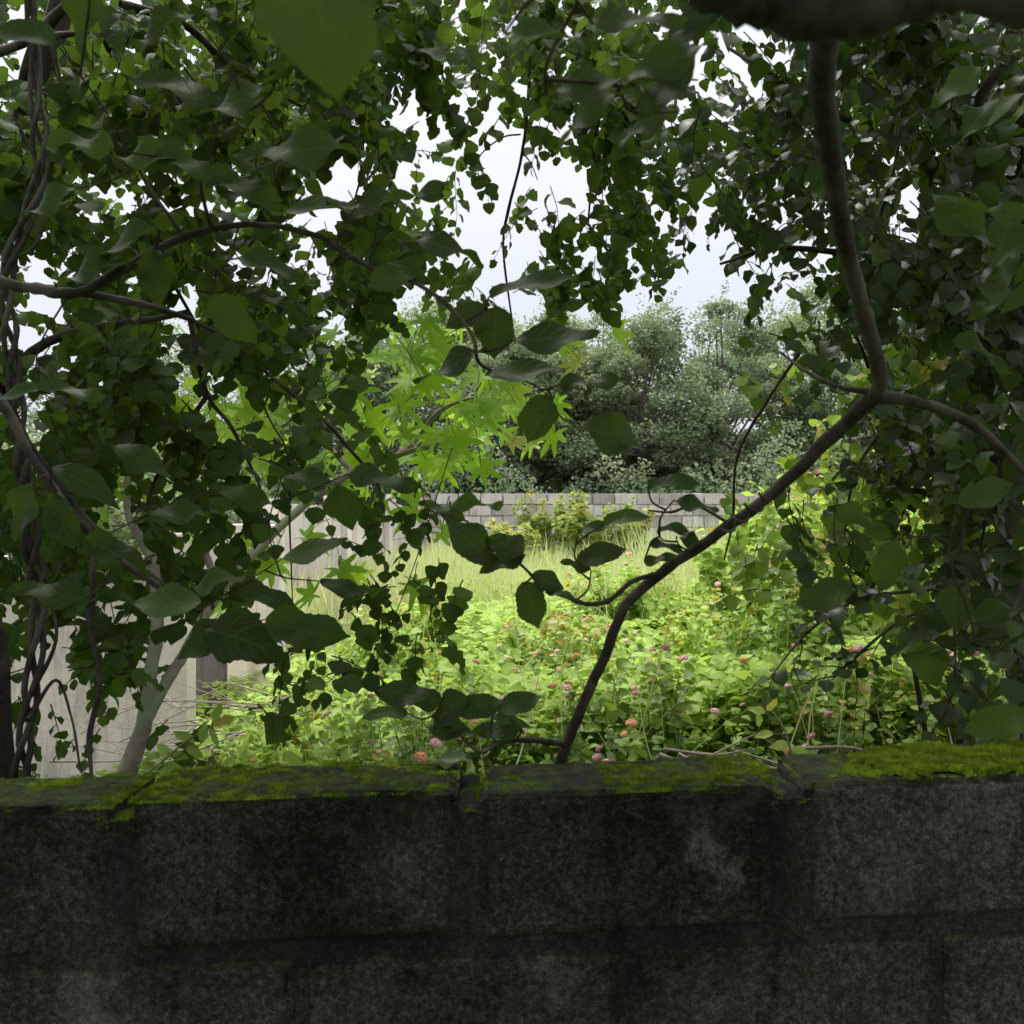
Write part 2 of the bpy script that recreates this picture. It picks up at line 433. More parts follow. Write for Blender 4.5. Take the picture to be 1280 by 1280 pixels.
# ------------------------------------------------------------------ near block wall
WY = lambda x: 1.215 + x * 0.0875         # front face line
TH = 0.155
TOPZ = CAMZ - 0.351
def wall_mat():
    m, nt, n, l = new_mat('weathered_concrete')
    tc = n.new('ShaderNodeTexCoord'); v = tc.outputs['Object']
    mp = n.new('ShaderNodeMapping'); mp.inputs['Scale'].default_value = (9, 9, 2.2); l.new(v, mp.inputs['Vector'])
    big = tnoise(n, l, 3.2, 5, .6, v, .4)
    streak = tnoise(n, l, 2.2, 6, .7, mp.outputs[0], .8)
    fine = math_(n, l, 'ADD', math_(n, l, 'MULTIPLY', tnoise(n, l, 120, 9, .8, v), .6), math_(n, l, 'MULTIPLY', tnoise(n, l, 420, 5, .8, v), .4))
    grit = tnoise(n, l, 260, 3, .8, v)
    mid = tnoise(n, l, 22, 5, .65, v, .5)
    c1 = ramp(n, l, fine, [(0.43, (0.005, 0.0045, 0.0035)), (0.52, (0.018, 0.0165, 0.013)), (0.60, (0.08, 0.074, 0.062))])
    c2 = ramp(n, l, fine, [(0.41, (0.018, 0.0165, 0.0125)), (0.51, (0.09, 0.083, 0.069)), (0.60, (0.27, 0.254, 0.22))])
    f = math_(n, l, 'ADD', math_(n, l, 'MULTIPLY', big, .65), math_(n, l, 'MULTIPLY', streak, .35))
    # the right-hand blocks are less blackened
    sx = n.new('ShaderNodeSeparateXYZ'); l.new(v, sx.inputs[0])
    f = math_(n, l, 'ADD', f, math_(n, l, 'MULTIPLY', ramp(n, l, math_(n, l, 'ADD', sx.outputs[0], .5), [(0.82, 0.0), (0.92, 1.0)]), .15))
    fz = math_(n, l, 'SUBTRACT', TOPZ - .2, sx.outputs[2])
    f = math_(n, l, 'ADD', f, math_(n, l, 'MULTIPLY', ramp(n, l, math_(n, l, 'MULTIPLY', fz, 8.0), [(0.0, 0.0), (0.6, 1.0)]), .05))
    c = mixc(n, l, ramp(n, l, f, [(0.48, 0.0), (0.64, 1.0)]), c1, c2)
    c = mixc(n, l, ramp(n, l, mid, [(0.56, 0.0), (0.72, 0.4)]), c, (0.11, 0.104, 0.09))
    gr = tnoise(n, l, 6.5, 4, .6, v)
    c = mixc(n, l, ramp(n, l, gr, [(0.55, 0.0), (0.72, 0.45)]), c, (0.04, 0.05, 0.014))
    pale = tnoise(n, l, 9, 6, .7, mp.outputs[0], 0.3)
    c = mixc(n, l, ramp(n, l, big, [(0.66, 0.0), (0.74, 0.35)]), c, (0.3, 0.3, 0.29))
    for (cx, cz, rad, amt) in ((.255, TOPZ - .075, .022, .85), (.262, TOPZ - .118, .018, .7), (-.135, TOPZ - .075, .020, .55), (.06, TOPZ - .245, .022, .8), (.50, TOPZ - .10, .04, .5), (.62, TOPZ - .02, .045, .5), (-.17, TOPZ - .23, .03, .35), (.27, TOPZ - .26, .05, .5), (-.45, TOPZ - .12, .05, .25)):
        dx = math_(n, l, 'SUBTRACT', sx.outputs[0], cx); dz = math_(n, l, 'SUBTRACT', sx.outputs[2], cz)
        dd = math_(n, l, 'SQRT', math_(n, l, 'ADD', math_(n, l, 'MULTIPLY', dx, dx), math_(n, l, 'MULTIPLY', math_(n, l, 'MULTIPLY', dz, dz), .6)))
        dd = math_(n, l, 'ADD', math_(n, l, 'DIVIDE', dd, rad * 1.7), math_(n, l, 'MULTIPLY', math_(n, l, 'SUBTRACT', mid, .5), 6.0))
        k = math_(n, l, 'MULTIPLY', ramp(n, l, dd, [(0.0, amt * .7), (1.0, 0.0)]), ramp(n, l, fine, [(.42, .1), (.56, 1.0)]))
        c = mixc(n, l, k, c, (0.25, 0.24, 0.22))
    vo = n.new('ShaderNodeTexVoronoi'); vo.inputs['Scale'].default_value = 170; l.new(v, vo.inputs['Vector'])
    c = mixc(n, l, ramp(n, l, vo.outputs['Distance'], [(0.12, .8), (0.24, 0.0)]), c, (0.004, 0.004, 0.003))
    st2 = ramp(n, l, streak, [(0.5, 0.0), (0.66, .55)])
    c = mixc(n, l, st2, c, (0.008, 0.0075, 0.006))
    pt = n.new('ShaderNodeAttribute'); pt.attribute_name = 'tint'
    sp = n.new('ShaderNodeSeparateColor'); l.new(pt.outputs['Color'], sp.inputs[0])
    c = mixc(n, l, sp.outputs[0], c, (0.014, 0.014, 0.011))                       # dark joints / edges
    c = mixc(n, l, math_(n, l, 'MULTIPLY', sp.outputs[1], math_(n, l, 'ADD', fine, .3), clamp=True), c, ramp(n, l, tnoise(n, l, 30, 5, .7, v), [(0.42, (0.018, 0.018, 0.013)), (0.60, (0.06, 0.085, 0.012))]))
    bs = n.new('ShaderNodeBsdfPrincipled'); l.new(c, bs.inputs['Base Color']); bs.inputs['Roughness'].default_value = .93
    bs.inputs['Specular IOR Level'].default_value = .2
    h = math_(n, l, 'ADD', math_(n, l, 'MULTIPLY', fine, 1.0), math_(n, l, 'MULTIPLY', ramp(n, l, vo.outputs['Distance'], [(0.1, 0.0), (0.3, 1.0)]), .25))
    bp = n.new('ShaderNodeBump'); bp.inputs['Strength'].default_value = 1.0; bp.inputs['Distance'].default_value = .008
    l.new(h, bp.inputs['Height']); l.new(bp.outputs[0], bs.inputs['Normal'])
    out = n.new('ShaderNodeOutputMaterial'); l.new(bs.outputs[0], out.inputs[0])
    return m
M['wall'] = wall_mat()

def wall_frame(s, t, z):
    """s along the wall, t into the wall, to world"""
    return (s, WY(s) + t, z)

def block(V, Q, C, s0, s1, z0, z1, res, dy=0.0, seed=0.0, tilt=0.0, r=0.010):
    nx = max(2, int((s1 - s0) / res)); nzv = max(2, int((z1 - z0) / res)); ny = max(2, int(TH / res))
    def disp(s, t, z):
        # worn edges: round off
        ds = min(s - s0, s1 - s); dz = min(z - z0, z1 - z); dt = min(t, TH - t)
        e = sorted((max(0, r - ds), max(0, r - dz), max(0, r - dt)))
        cut = 0.0
        a, b = e[1], e[2]
        cut = math.sqrt(a * a + b * b) * .40 if a > 0 else 0
        cs_ = Vector((0.5 * (s0 + s1) - s, 0, 0)) if ds < r else Vector((0, 0, 0))
        cen = Vector(((1 if s - s0 < s1 - s else -1) if ds < r else 0, (1 if t < TH - t else -1) if dt < r else 0, (1 if z - z0 < z1 - z else -1) if dz < r else 0))
        if cen.length > 0: cen.normalize()
        chip = max(0, nz(s * 18 + seed, t * 18, z * 18) - .15) * .022 if a > 0 else 0
        p = Vector((s, t, z)) + cen * (cut + chip)
        nn = Vector((0, -1 if t <= 1e-6 else 0, 1 if z >= z1 - 1e-6 else 0))
        rough = nz(s * 45 + seed, t * 45, z * 45) * .0016 + nz(s * 9 + seed, t * 9, z * 9) * .0035 + nz(s * 120 + seed, t * 120, z * 120) * .0009
        p += nn * rough
        p.z += tilt * (s - s0)
        edge = 1.0 if a > 0 else 0.0
        return p, edge
    def face(fn, n1, n2):
        base = len(V)
        for j in range(n2 + 1):
            for i in range(n1 + 1):
                s, t, z = fn(i / n1, j / n2)
                p, e = disp(s, t, z)
                V.append(wall_frame(p.x, p.y + dy, p.z))
                de = min(s - s0, s1 - s, z - z0, (z1 - z) * 3 + .01) if t < 1e-6 else .05
                C.append((min(.85, max(0, 1 - de / .03)) * .38 * (0.7 + .6 * nz(s * 14, z * 14, seed)), 1.0 if z >= z1 - 1e-6 else 0.0, 0, 1))
        for j in range(n2):
            for i in range(n1):
                a = base + j * (n1 + 1) + i
                Q.append((a, a + 1, a + n1 + 2, a + n1 + 1))
    face(lambda a, b: (s0 + (s1 - s0) * a, 0.0, z0 + (z1 - z0) * b), nx, nzv)
    face(lambda a, b: (s0 + (s1 - s0) * a, TH * b, z1), nx, ny)
    face(lambda a, b: (s1 - (s1 - s0) * a, TH, z0 + (z1 - z0) * b), nx, nzv)
    face(lambda a, b: (s0, TH * (1 - a), z0 + (z1 - z0) * b), ny, nzv)
    face(lambda a, b: (s1, TH * a, z0 + (z1 - z0) * b), ny, nzv)

TOPBLOCKS = [(-1.70, -1.31, 0, 0), (-1.285, -.885, 0, 0), (-.865, -.478, -.002, 0.0), (-.456, -.068, 0.004, .010), (-.040, .333, 0.0, .012), (.374, .770, .006, .010), (.79, 1.19, 0, 0), (1.21, 1.61, 0, 0), (1.63, 2.03, 0, 0)]
def top_z(s):
    for a, b, dz, tl in TOPBLOCKS:
        if a - .002 <= s <= b + .002: return TOPZ + dz + tl * (s - a), True
    return TOPZ - .016, False

def build_wall():
    V = []; Q = []; C = []
    for k, (a, b, dz, tl) in enumerate(TOPBLOCKS):
        vis = 1 < k < 7
        block(V, Q, C, a, b, TOPZ - .182 + dz, TOPZ + dz, .005 if vis else .02, dy=U(-.003, .004), seed=k * 3.7, tilt=tl)
    for c in range(1, 7):
        z1 = TOPZ - .194 * c + .004; z0 = z1 - .186
        off = -.256 if c % 2 else -.06
        for k in range(-4, 6):
            a = off + k * .404
            block(V, Q, C, a, a + .398, max(z0, -.12), z1, .006 if (c == 1 and -2 <= k <= 2) else .03, dy=U(-.003, .003), seed=c * 11 + k)
    # mortar core
    s0, s1 = -1.72, 2.04
    n = 260
    for (t0, t1, zt) in ((.004, TH - .004, TOPZ - .014),):
        base = len(V)
        for i in range(n + 1):
            s = s0 + (s1 - s0) * i / n
            for (t, z) in ((t0, -.12), (t0, zt), (t1, zt), (t1, -.12)):
                V.append(wall_frame(s, t + nz(s * 40, z * 9) * .002, z + (nz(s * 60, t * 60) * .007 if z > 0 else 0)))
                C.append((.5, 0, 0, 1))
        for i in range(n):
            for k in range(3):
                a = base + i * 4 + k; Q.append((a, a + 4, a + 5, a + 1))
    root = empty('block_wall', (0, 1.3, 0), 'low dark weathered concrete block wall with mossy top in the foreground', 'wall')
    make_mesh('masonry', np.array(V), None, M['wall'], root, np.array(C), True, np.array(Q))
build_wall()

def build_moss():
    L = Leaves('sliver', 1.0, 0, .3, 0)
    zt = []
    n = 0
    for _ in range(330000):
        s = U(-1.6, 1.9); 
        if not (-.9 < s < .95) and random.random() < .93: continue
        t = U(-.004, TH + .002)
        z, on = top_z(s)
        q = nz(s * 8 + 3, t * 8, 5) * .6 + nz(s * 30, t * 30, 1) * .45 + nz(s * 85, t * 85, 2) * .35
        if on:
            if s > .41: thr = .45 - min(1, (s - .41) / .14) * .9 + (.25 if t < .022 + .03 * nz(s * 22, 3) else 0)
            elif s > .374: thr = .55 - .2 * (t / TH)
            elif s < -.55: thr = -.12
            elif s < -.40: thr = -.2
            elif s < -.2: thr = -.14
            elif s < -.068: thr = -.02
            elif s < .12: thr = .2
            else: thr = -.1
            if t < .025 or t > TH - .03: thr += .15
            if s > .5 and t < .02: thr = .15
        else:
            thr = -.15; 
        if q + U(-.22, .12) < thr: continue
        h = .0022 + .0038 * min(1, max(0, q - thr) * 2)
        if s > .40 and on: h *= 1.0 + .55 * min(1, (s - .4) / .15)
        x, y, zz = wall_frame(s, t, z - .001)
        zz += (nz(s * 26, t * 26) * .003 + .003) * min(1, (s - .4) / .12) if s > .40 else 0
        cc = min(1, max(0, .42 + nz(s * 50, t * 50) * .7 + nz(s * 7, t * 12, 8) * .5 + U(-.25, .25)))
        if s > .4: cc = min(1, cc + .15)
        d = Vector((U(-.7, .7), U(-.7, .7), 1))
        L.add((x, y, zz), d, rdir(-.3, .3), h * U(.6, 1.3), cc, U(.4, .7))
    # spill over front edge near the joints
    for _ in range(900):
        j = random.choice([-.467, -.467, -.054, .353, .353])
        s = random.gauss(j, .016); dz_ = abs(random.gauss(0, .009))
        if nz(s * 60, dz_ * 60) < -.1: continue
        z, on = top_z(s)
        x, y, zz = wall_frame(s, -.001 if on else .008, TOPZ - .012 - dz_)
        L.add((x, y, zz), (U(-.6, .6), -1, U(-.2, .8)), rdir(), U(.002, .004), U(.1, .6), .6)
    o = L.build('moss', M['moss'])
    tag(o, 'bright green moss growing on the wall top', 'moss', kind='stuff')
build_moss()

# ------------------------------------------------------------------ pale boundary walls beyond
def pale_wall_mat(name, blocks, base=(0.42, 0.385, 0.37)):
    m, nt, n, l = new_mat(name)
    tc = n.new('ShaderNodeTexCoord'); v = tc.outputs['Object']
    mp = n.new('ShaderNodeMapping'); mp.inputs['Scale'].default_value = (6, 6, .7); l.new(v, mp.inputs['Vector'])
    f = tnoise(n, l, 1.2, 6, .65, v); st = tnoise(n, l, 1.6, 6, .7, mp.outputs[0], .6); fi = tnoise(n, l, 30, 5, .7, v)
    c = ramp(n, l, f, [(0.3, tuple(x * .72 for x in base)), (0.55, base), (0.75, tuple(min(.88, x * 1.2) for x in base))])
    c = mixc(n, l, ramp(n, l, st, [(0.5, 0.0), (0.68, .6)]), c, (0.2, .18, .165))
    c = mixc(n, l, .35, c, ramp(n, l, fi, [(0.3, .5), (.7, 1.0)]), 'MULTIPLY')
    bs = n.new('ShaderNodeBsdfPrincipled'); bs.inputs['Roughness'].default_value = .9; bs.inputs['Specular IOR Level'].default_value = .2
    at = n.new('ShaderNodeAttribute'); at.attribute_name = 'tint'
    c = mixc(n, l, 1.0, c, at.outputs['Color'], 'MULTIPLY')
    l.new(c, bs.inputs['Base Color'])
    bp = n.new('ShaderNodeBump'); bp.inputs['Strength'].default_value = .6; bp.inputs['Distance'].default_value = .01; l.new(fi, bp.inputs['Height']); l.new(bp.outputs[0], bs.inputs['Normal'])
    out = n.new('ShaderNodeOutputMaterial'); l.new(bs.outputs[0], out.inputs[0])
    return m
M['pale'] = pale_wall_mat('pale_concrete', False, (0.80, 0.73, 0.69))
M['farblock'] = pale_wall_mat('grey_block', True, (0.60, 0.56, 0.54))

class BoxB:
    def __init__(s): s.v = []; s.q = []; s.c = []
    def box(s, org, ax, L, T, z0, z1, c=(1, 1, 1), bev=.004):
        """box of length L along unit ax (xy) from org, thickness T to its left-hand normal"""
        ax = Vector((ax[0], ax[1], 0)).normalized(); nn = Vector((-ax.y, ax.x, 0))
        o = Vector((org[0], org[1], 0)); b = len(s.v)
        j = [U(-.006, .006) for _ in range(8)]
        for i, (a, t, z) in enumerate(((0, 0, z0), (L, 0, z0), (L, T, z0), (0, T, z0), (0, 0, z1), (L, 0, z1), (L, T, z1), (0, T, z1))):
            p = o + ax * (a) + nn * (t); s.v.append((p.x + j[i] * .5, p.y + j[(i + 3) % 8] * .5, z + (j[i] if i > 3 else 0))); s.c.append((c[0], c[1], c[2], 1))
        s.q += [tuple(b + k for k in f) for f in ((0, 1, 5, 4), (1, 2, 6, 5), (2, 3, 7, 6), (3, 0, 4, 7), (4, 5, 6, 7), (0, 3, 2, 1))]
    def build(s, name, mat, root=None):
        return make_mesh(name, np.array(s.v), None, mat, root, np.array(s.c), False, np.array(s.q))

def far_wall():
    B = BoxB(); X0, X1, Y = -1.75, 13.0, 17.6
    root = empty('block_wall', (4, Y, 0), 'grey block wall running across the far end of the field', 'wall')
    B.box((X0, Y + .03), (1, 0), X1 - X0, .11, -.1, 1.76, (.8, .78, .76))
    z = -.1; r = 0
    while z < 1.78:
        x = X0 + (0 if r % 2 else -.2)
        while x < X1:
            k = U(.6, 1.12); g = U(.0, .05)
            a = max(x, X0); b = min(x + .375, X1)
            if b - a > .03 : B.box((a, Y + U(-.006, .006)), (1, 0), b - a, .17, z, z + .187, (k + g, k, k - g * .5))
            x += .40
        z += .205; r += 1
    B.build('masonry', M['farblock'], root)
far_wall()

def side_wall():
    # stepped pale wall running back along the left of the field
    root = empty('plastered_wall', (-2.0, 9, 0), 'pale stained concrete boundary wall stepping back along the left of the field', 'wall')
    A = Vector((-2.28, 6.9)); Bp = Vector((-1.62, 17.55))
    ax = (Bp - A).normalized(); L = (Bp - A).length
    segs = [(0.0, 2.0, 1.50), (2.3, 4.6, 1.68), (4.9, 7.2, 1.78), (7.5, L - .02, 1.80)]
    B = BoxB()
    for a, b, h in segs:
        z = -.1; r = 0
        while z < h - .05:
            o = A + ax * a
            k = U(.85, 1.05)
            B.box(o + Vector((-ax.y, ax.x)) * U(0, .006), ax, b - a, .14, z, min(h, z + .42), (k, k * .98, k * .97)); z += .428
    B.build('panel', M['pale'], root)
    for s, h in ((-.04, 1.56), (2.02, 1.72), (4.62, 1.82), (7.22, 1.86)):
        C = BoxB(); o = A + ax * s + Vector((ax.y, -ax.x)) * .07
        C.box(o, ax, .26, .28, -.1, h, (1.05, 1.03, 1.0)); C.build('pier', M['pale'], root)
    # short wall facing us + dark return
    root2 = empty('plastered_wall', (-2.3, 5.2, 0), 'pale low concrete wall behind the forked pale trunk at left', 'wall')
    B = BoxB()
    xr = (233 - 640) / F * 5.3
    B.box((-5.2, 5.3), (1, 0), 5.2 + xr, .16, -.1, 1.30, (1.12, 1.08, 1.06)); B.build('panel', M['pale'], root2)
    C = BoxB(); C.box((-5.3, 5.24), (1, 0), 5.3 + xr + .03, .26, 1.303, 1.36, (.62, .6, .58)); C.build('coping', M['pale'], root2)
    root3 = empty('plastered_wall', (-2.0, 6.3, 0), 'pale square concrete post beside a dark grey recess between the pale walls', 'wall')
    B = BoxB(); x0 = (200 - 640) / F * 6.3; x1 = (285 - 640) / F * 6.3
    B.box((x0, 6.3), (1, 0), x1 - x0, .2, -.1, .82, (.26, .26, .28)); B.box((x0, 6.27), (1, 0), x1 - x0, .24, .824, 1.46, (1.1, 1.07, 1.05)); B.build('panel', M['pale'], root3)
    C = BoxB(); C.box((x1 + .003, 6.28), (1, 0), .31, .26, -.1, 1.52, (1.2, 1.17, 1.15)); C.build('pier', M['pale'], root3)
side_wall()

# ================================================================== BACKGROUND TREES
def bg_tree(name, px, top, bot, wpx, d, mat, label, n=9000, leaf=.13, seed=0, group='trees behind the far wall'):
    random.seed(seed + 100)
    base = Vector(((px - 640) / F * d, d, -.05))
    root = empty(name, base, label, 'tree', group)
    ztop = CAMZ - (top - 640) / F * d; zbot = CAMZ - (bot + 45 - 640) / F * d
    w = wpx / F * d / 2; h = (ztop - zbot) / 2; zc = (ztop + zbot) / 2
    c = Vector((base.x, d, zc))
    T = Tubes()
    trunk_top = c + Vector((0, 0, h * .1))
    T.add([base, base.lerp(trunk_top, .4) + Vector((U(-.2, .2), 0, 0)), trunk_top], [.16 * w / 2, .12 * w / 2, .07], 8, 5, .05)
    T.build('trunk', M['bark_bg'], root)
    L = Leaves('quad', 1.2, .3, .2, 0)
    Tb = Tubes()
    nc = int(95)
    cl = []
    for k in range(nc):
        dd = rdir(-.7, 1)
        r = U(.55, 1.0) ** .5
        p = c + Vector((dd.x * w * r, dd.y * w * .8 * r, dd.z * h * r))
        p.z += nz(p.x * .8, p.y * .8, seed) * h * .3; p.x += nz(p.z * .9, seed, 4) * w * .4
        cr = U(.14, .30) * (w + h) * .5
        cl.append((p, cr))
        if k % 2 == 0:
            st = base.lerp(trunk_top, U(.45, 1))
            Tb.add([st, st.lerp(p, .5) + Vector((U(-.2, .2), U(-.2, .2), U(0, .3))), p], [.05, .03, .012], 5, 4)
    Tb.build('branches', M['bark_bg'], root)
    for _ in range(n):
        p, cr = random.choice(cl)
        dd = rdir(-.6, 1)
        rr = U(.2, 1) ** .4 * (1 + .3 * nz(dd.x * 2 + p.x, dd.y * 2, dd.z * 2 + p.z))
        q = p + Vector((dd.x * cr, dd.y * cr, dd.z * cr * .7)) * rr
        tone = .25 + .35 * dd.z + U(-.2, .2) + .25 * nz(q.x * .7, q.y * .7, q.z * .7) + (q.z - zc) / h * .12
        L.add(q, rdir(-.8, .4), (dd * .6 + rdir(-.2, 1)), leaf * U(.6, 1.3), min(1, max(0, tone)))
    # wispy shoots at the outline
    for _ in range(60):
        p, cr = random.choice(cl)
        if p.z < zc: continue
        dd = (Vector((U(-.7, .7), U(-.4, .4), 1))).normalized()
        for k in range(16):
            q = p + dd * cr * (.8 + k * .045) + rdir() * .07
            L.add(q, rdir(-.5, .8), rdir(0, 1), leaf * .8, U(.3, .9))
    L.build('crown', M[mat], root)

BG = [
 (330, 395, 640, 330, 27, 'bg1', 'pale leafy tree behind the palmate-leaved tree, farthest left of the row'),
 (430, 430, 640, 230, 22.5, 'bg2', 'greyish tree behind the corner where the pale walls meet'),
 (565, 385, 640, 210, 25, 'bg1', 'tall pale green tree with feathery top left of the sky gap'),
 (655, 408, 640, 220, 22.5, 'bg2', 'bushy tree above the left part of the far block wall'),
 (735, 398, 640, 190, 27, 'bg1', 'pale tree with thin shoots reaching into the middle of the sky gap'),
 (800, 415, 640, 220, 22, 'bg2', 'dark bushy tree directly above the middle of the far wall'),
 (885, 392, 640, 260, 24, 'bg2', 'large rounded grey-green tree right of centre beyond the far wall'),
 (1000, 375, 650, 230, 27, 'bg1', 'pale tree seen beside the bent dark branch on the right'),
 (1100, 410, 660, 230, 23, 'bg2', 'dark green tree mostly hidden by the right-hand branches'),
 (1230, 380, 660, 280, 26, 'bg2', 'dark tree behind the right-hand thicket'),
]
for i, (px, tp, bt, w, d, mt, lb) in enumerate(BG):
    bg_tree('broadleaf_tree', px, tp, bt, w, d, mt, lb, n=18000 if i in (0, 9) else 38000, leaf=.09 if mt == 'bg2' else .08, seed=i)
def bg_left():
    for i, (px, tp, bt, w, d, mt, lb) in enumerate([
        (60, 560, 700, 330, 15, 'bg1', 'low pale green bush seen over the left low wall'),
        (210, 520, 690, 260, 17, 'bg1', 'pale bush behind the leaning pale branches at left'),
        (-60, 420, 700, 320, 19, 'bg2', 'dark tree at the far left behind the vine stems')]):
        bg_tree('broadleaf_bush' if i < 2 else 'broadleaf_tree', px, tp, bt, w, d, mt, lb, n=7000, leaf=.09, seed=40 + i, group='greenery behind the left wall')
bg_left()
def screen_row():
    # a distant wood closing gaps low behind the row of trees
    L = Leaves('quad', 1.2, .3, .2, 0)
    for _ in range(26000):
        x = U(-24, 34); y = 33 + U(0, 5) + nz(x * .2, 3) * 2
        top = 4.2 + nz(x * .25, 1) * 2.6
        z = top * U(0, 1) ** .7
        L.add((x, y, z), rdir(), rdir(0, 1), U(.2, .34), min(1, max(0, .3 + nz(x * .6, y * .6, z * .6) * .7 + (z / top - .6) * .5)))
    o = L.build('woodland', M['bg2'])
    L2 = Leaves('quad', 1.2, .3, .2, 0)
    for _ in range(30000):
        x = U(-9, 16); y = 19.5 + U(0, 1.6); top = 2.6 + nz(x * .45, 8) * 2.6 + nz(x * 1.7, 3) * .8
        z = top * U(0.1, 1) ** .8
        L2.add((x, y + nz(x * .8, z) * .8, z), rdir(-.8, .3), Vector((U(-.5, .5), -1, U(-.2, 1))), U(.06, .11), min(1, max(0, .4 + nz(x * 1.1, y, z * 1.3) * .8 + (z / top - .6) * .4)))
    o2 = L2.build('thicket', M['bg2'])
    tag(o2, 'unbroken low thicket growing just behind the far wall', 'thicket', kind='stuff')
    tag(o, 'distant wood behind the row of trees', 'woods', kind='stuff')
screen_row()

# ================================================================== FIELD VEGETATION
random.seed(21)
def field_ok(x, y):
    # inside the walled field
    return x > -2.2 + (y - 6.5) * .062 if y > 6.5 else x > -3 + .1 * y

def undergrowth():
    L = Leaves('narrow', 1.25, .25, .3, 0.03)
    n = 0
    while n < 62000:
        y = 3.2 + 13.5 * U(0, 1) ** 1.25
        x = U(-.62, .66) * y * 1.05 + U(-.3, .3)
        if not field_ok(x, y): continue
        px = 640 + F * x / y
        top = 1.0 + .30 * nz(x * .55, y * .4, 4) + .12 * nz(x * 2, y * 2)
        lf = (x - .3) / 3
        if px < 560: top -= .22 + .35 * max(0, (400 - px) / 150)
        if px > 940: top += .22 * min(1, (px - 940) / 120) * min(1, max(0, (y - 3) / 3))
        if 380 < px < 900 and y > 8:
            if random.random() < .55 : continue
            top -= .25
        if nz(x * 1.1, y * 1.1, 9) < -.32 and y < 10: continue
        z = top * (1 - abs(random.gauss(0, .18)))
        if z < .05: continue
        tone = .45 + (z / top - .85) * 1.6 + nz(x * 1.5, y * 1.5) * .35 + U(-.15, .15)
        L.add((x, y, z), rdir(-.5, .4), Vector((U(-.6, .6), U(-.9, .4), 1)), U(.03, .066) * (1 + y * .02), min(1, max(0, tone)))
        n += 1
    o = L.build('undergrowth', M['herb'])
    tag(o, 'bright green undergrowth filling the walled field', 'undergrowth', kind='stuff')
undergrowth()

def grass():
    L = Leaves('blade', .02, 0, .35, 0)
    n = 0
    while n < 30000:
        y = U(6.5, 17.2); px = random.gauss(640, 190) if random.random() < .6 else U(200, 1280)
        x = (px - 640) / F * y
        if not field_ok(x, y): continue
        if nz(x * .8, y * .8, 2) < -.15: continue
        h = U(.55, 1.25) * (1 + .3 * nz(x * .7, y * .7)) * (1 + .22 * min(1, max(0, (px - 760) / 150)))
        L.add((x, y, 0), Vector((U(-.25, .25), U(-.25, .25), 1)), rdir(-.2, .2), h, min(1, max(0, .5 + .5 * nz(x * 1.2, y * .8, 7) + U(-.2, .2))), U(.6, 1.3))
        n += 1
    o = L.build('grass', M['grass']); tag(o, 'tall pale green grass in front of the far wall', 'grass', kind='stuff')
    Lw = Leaves('blade', .009, 0, .5, 0)
    for _ in range(420):
        y = U(2.6, 8); px = U(380, 1280); x = (px - 640) / F * y
        if not field_ok(x, y): continue
        b = .55 + U(0, .3)
        Lw.add((x, y, b), Vector((U(-.5, .5), U(-.4, .4), 1)), rdir(-.2, .2), U(.35, .8), U(0, 1), U(.4, 1.1))
    ow = Lw.build('weed_stalks', M['grass']); tag(ow, 'thin pale weed stalks rising among the flowering shrubs', 'weeds', kind='stuff')
    L = Leaves('blade', .012, 0, .4, 0)
    for _ in range(7000):
        y = U(6.4, 15); px = random.gauss(455, 50)
        x = (px - 640) / F * y
        if not field_ok(x, y): continue
        L.add((x, y, 0), Vector((U(-.4, .4), U(-.3, .3), 1)), rdir(-.2, .2), U(.6, 1.15), U(0, 1), U(.6, 1.3))
    o = L.build('dry_grass', M['drygrass']); tag(o, 'dry straw-coloured grass beside the left boundary wall', 'grass', kind='stuff')
grass()

# ---- flowering shrubs
def flower_mesh(name, m1):
    V = []; Q = []; k = 0
    random.seed(5)
    verts = []; quads = []
    R = .0105
    for i in range(22):
        z = 1 - (i + .5) / 22 * 1.15; r = math.sqrt(max(0, 1 - z * z)); a = i * 2.39996
        n = Vector((r * math.cos(a), r * math.sin(a), z)); c = n * R
        t = n.cross(Vector((.3, .5, .8))).normalized(); b = n.cross(t)
        p = .0062
        base = len(verts)
        verts.append(c + n * .0006)
        for q in range(8):
            aa = q * math.pi / 4; rr = p * (1.0 if q % 2 == 0 else .62)
            verts.append(c + t * math.cos(aa) * rr + b * math.sin(aa) * rr + n * .0022)
        for q in range(0, 8, 2):
            quads.append((base, base + 1 + q, base + 1 + (q + 1) % 8, base + 1 + (q + 2) % 8))
    me = bpy.data.meshes.new(name)
    me.from_pydata([tuple(v) for v in verts], [], quads)
    me.materials.append(m1)
    return me
FL = [flower_mesh('flower', M['petal_pink']), flower_mesh('flower', M['petal_orange']), flower_mesh('flower', M['petal_cream'])]

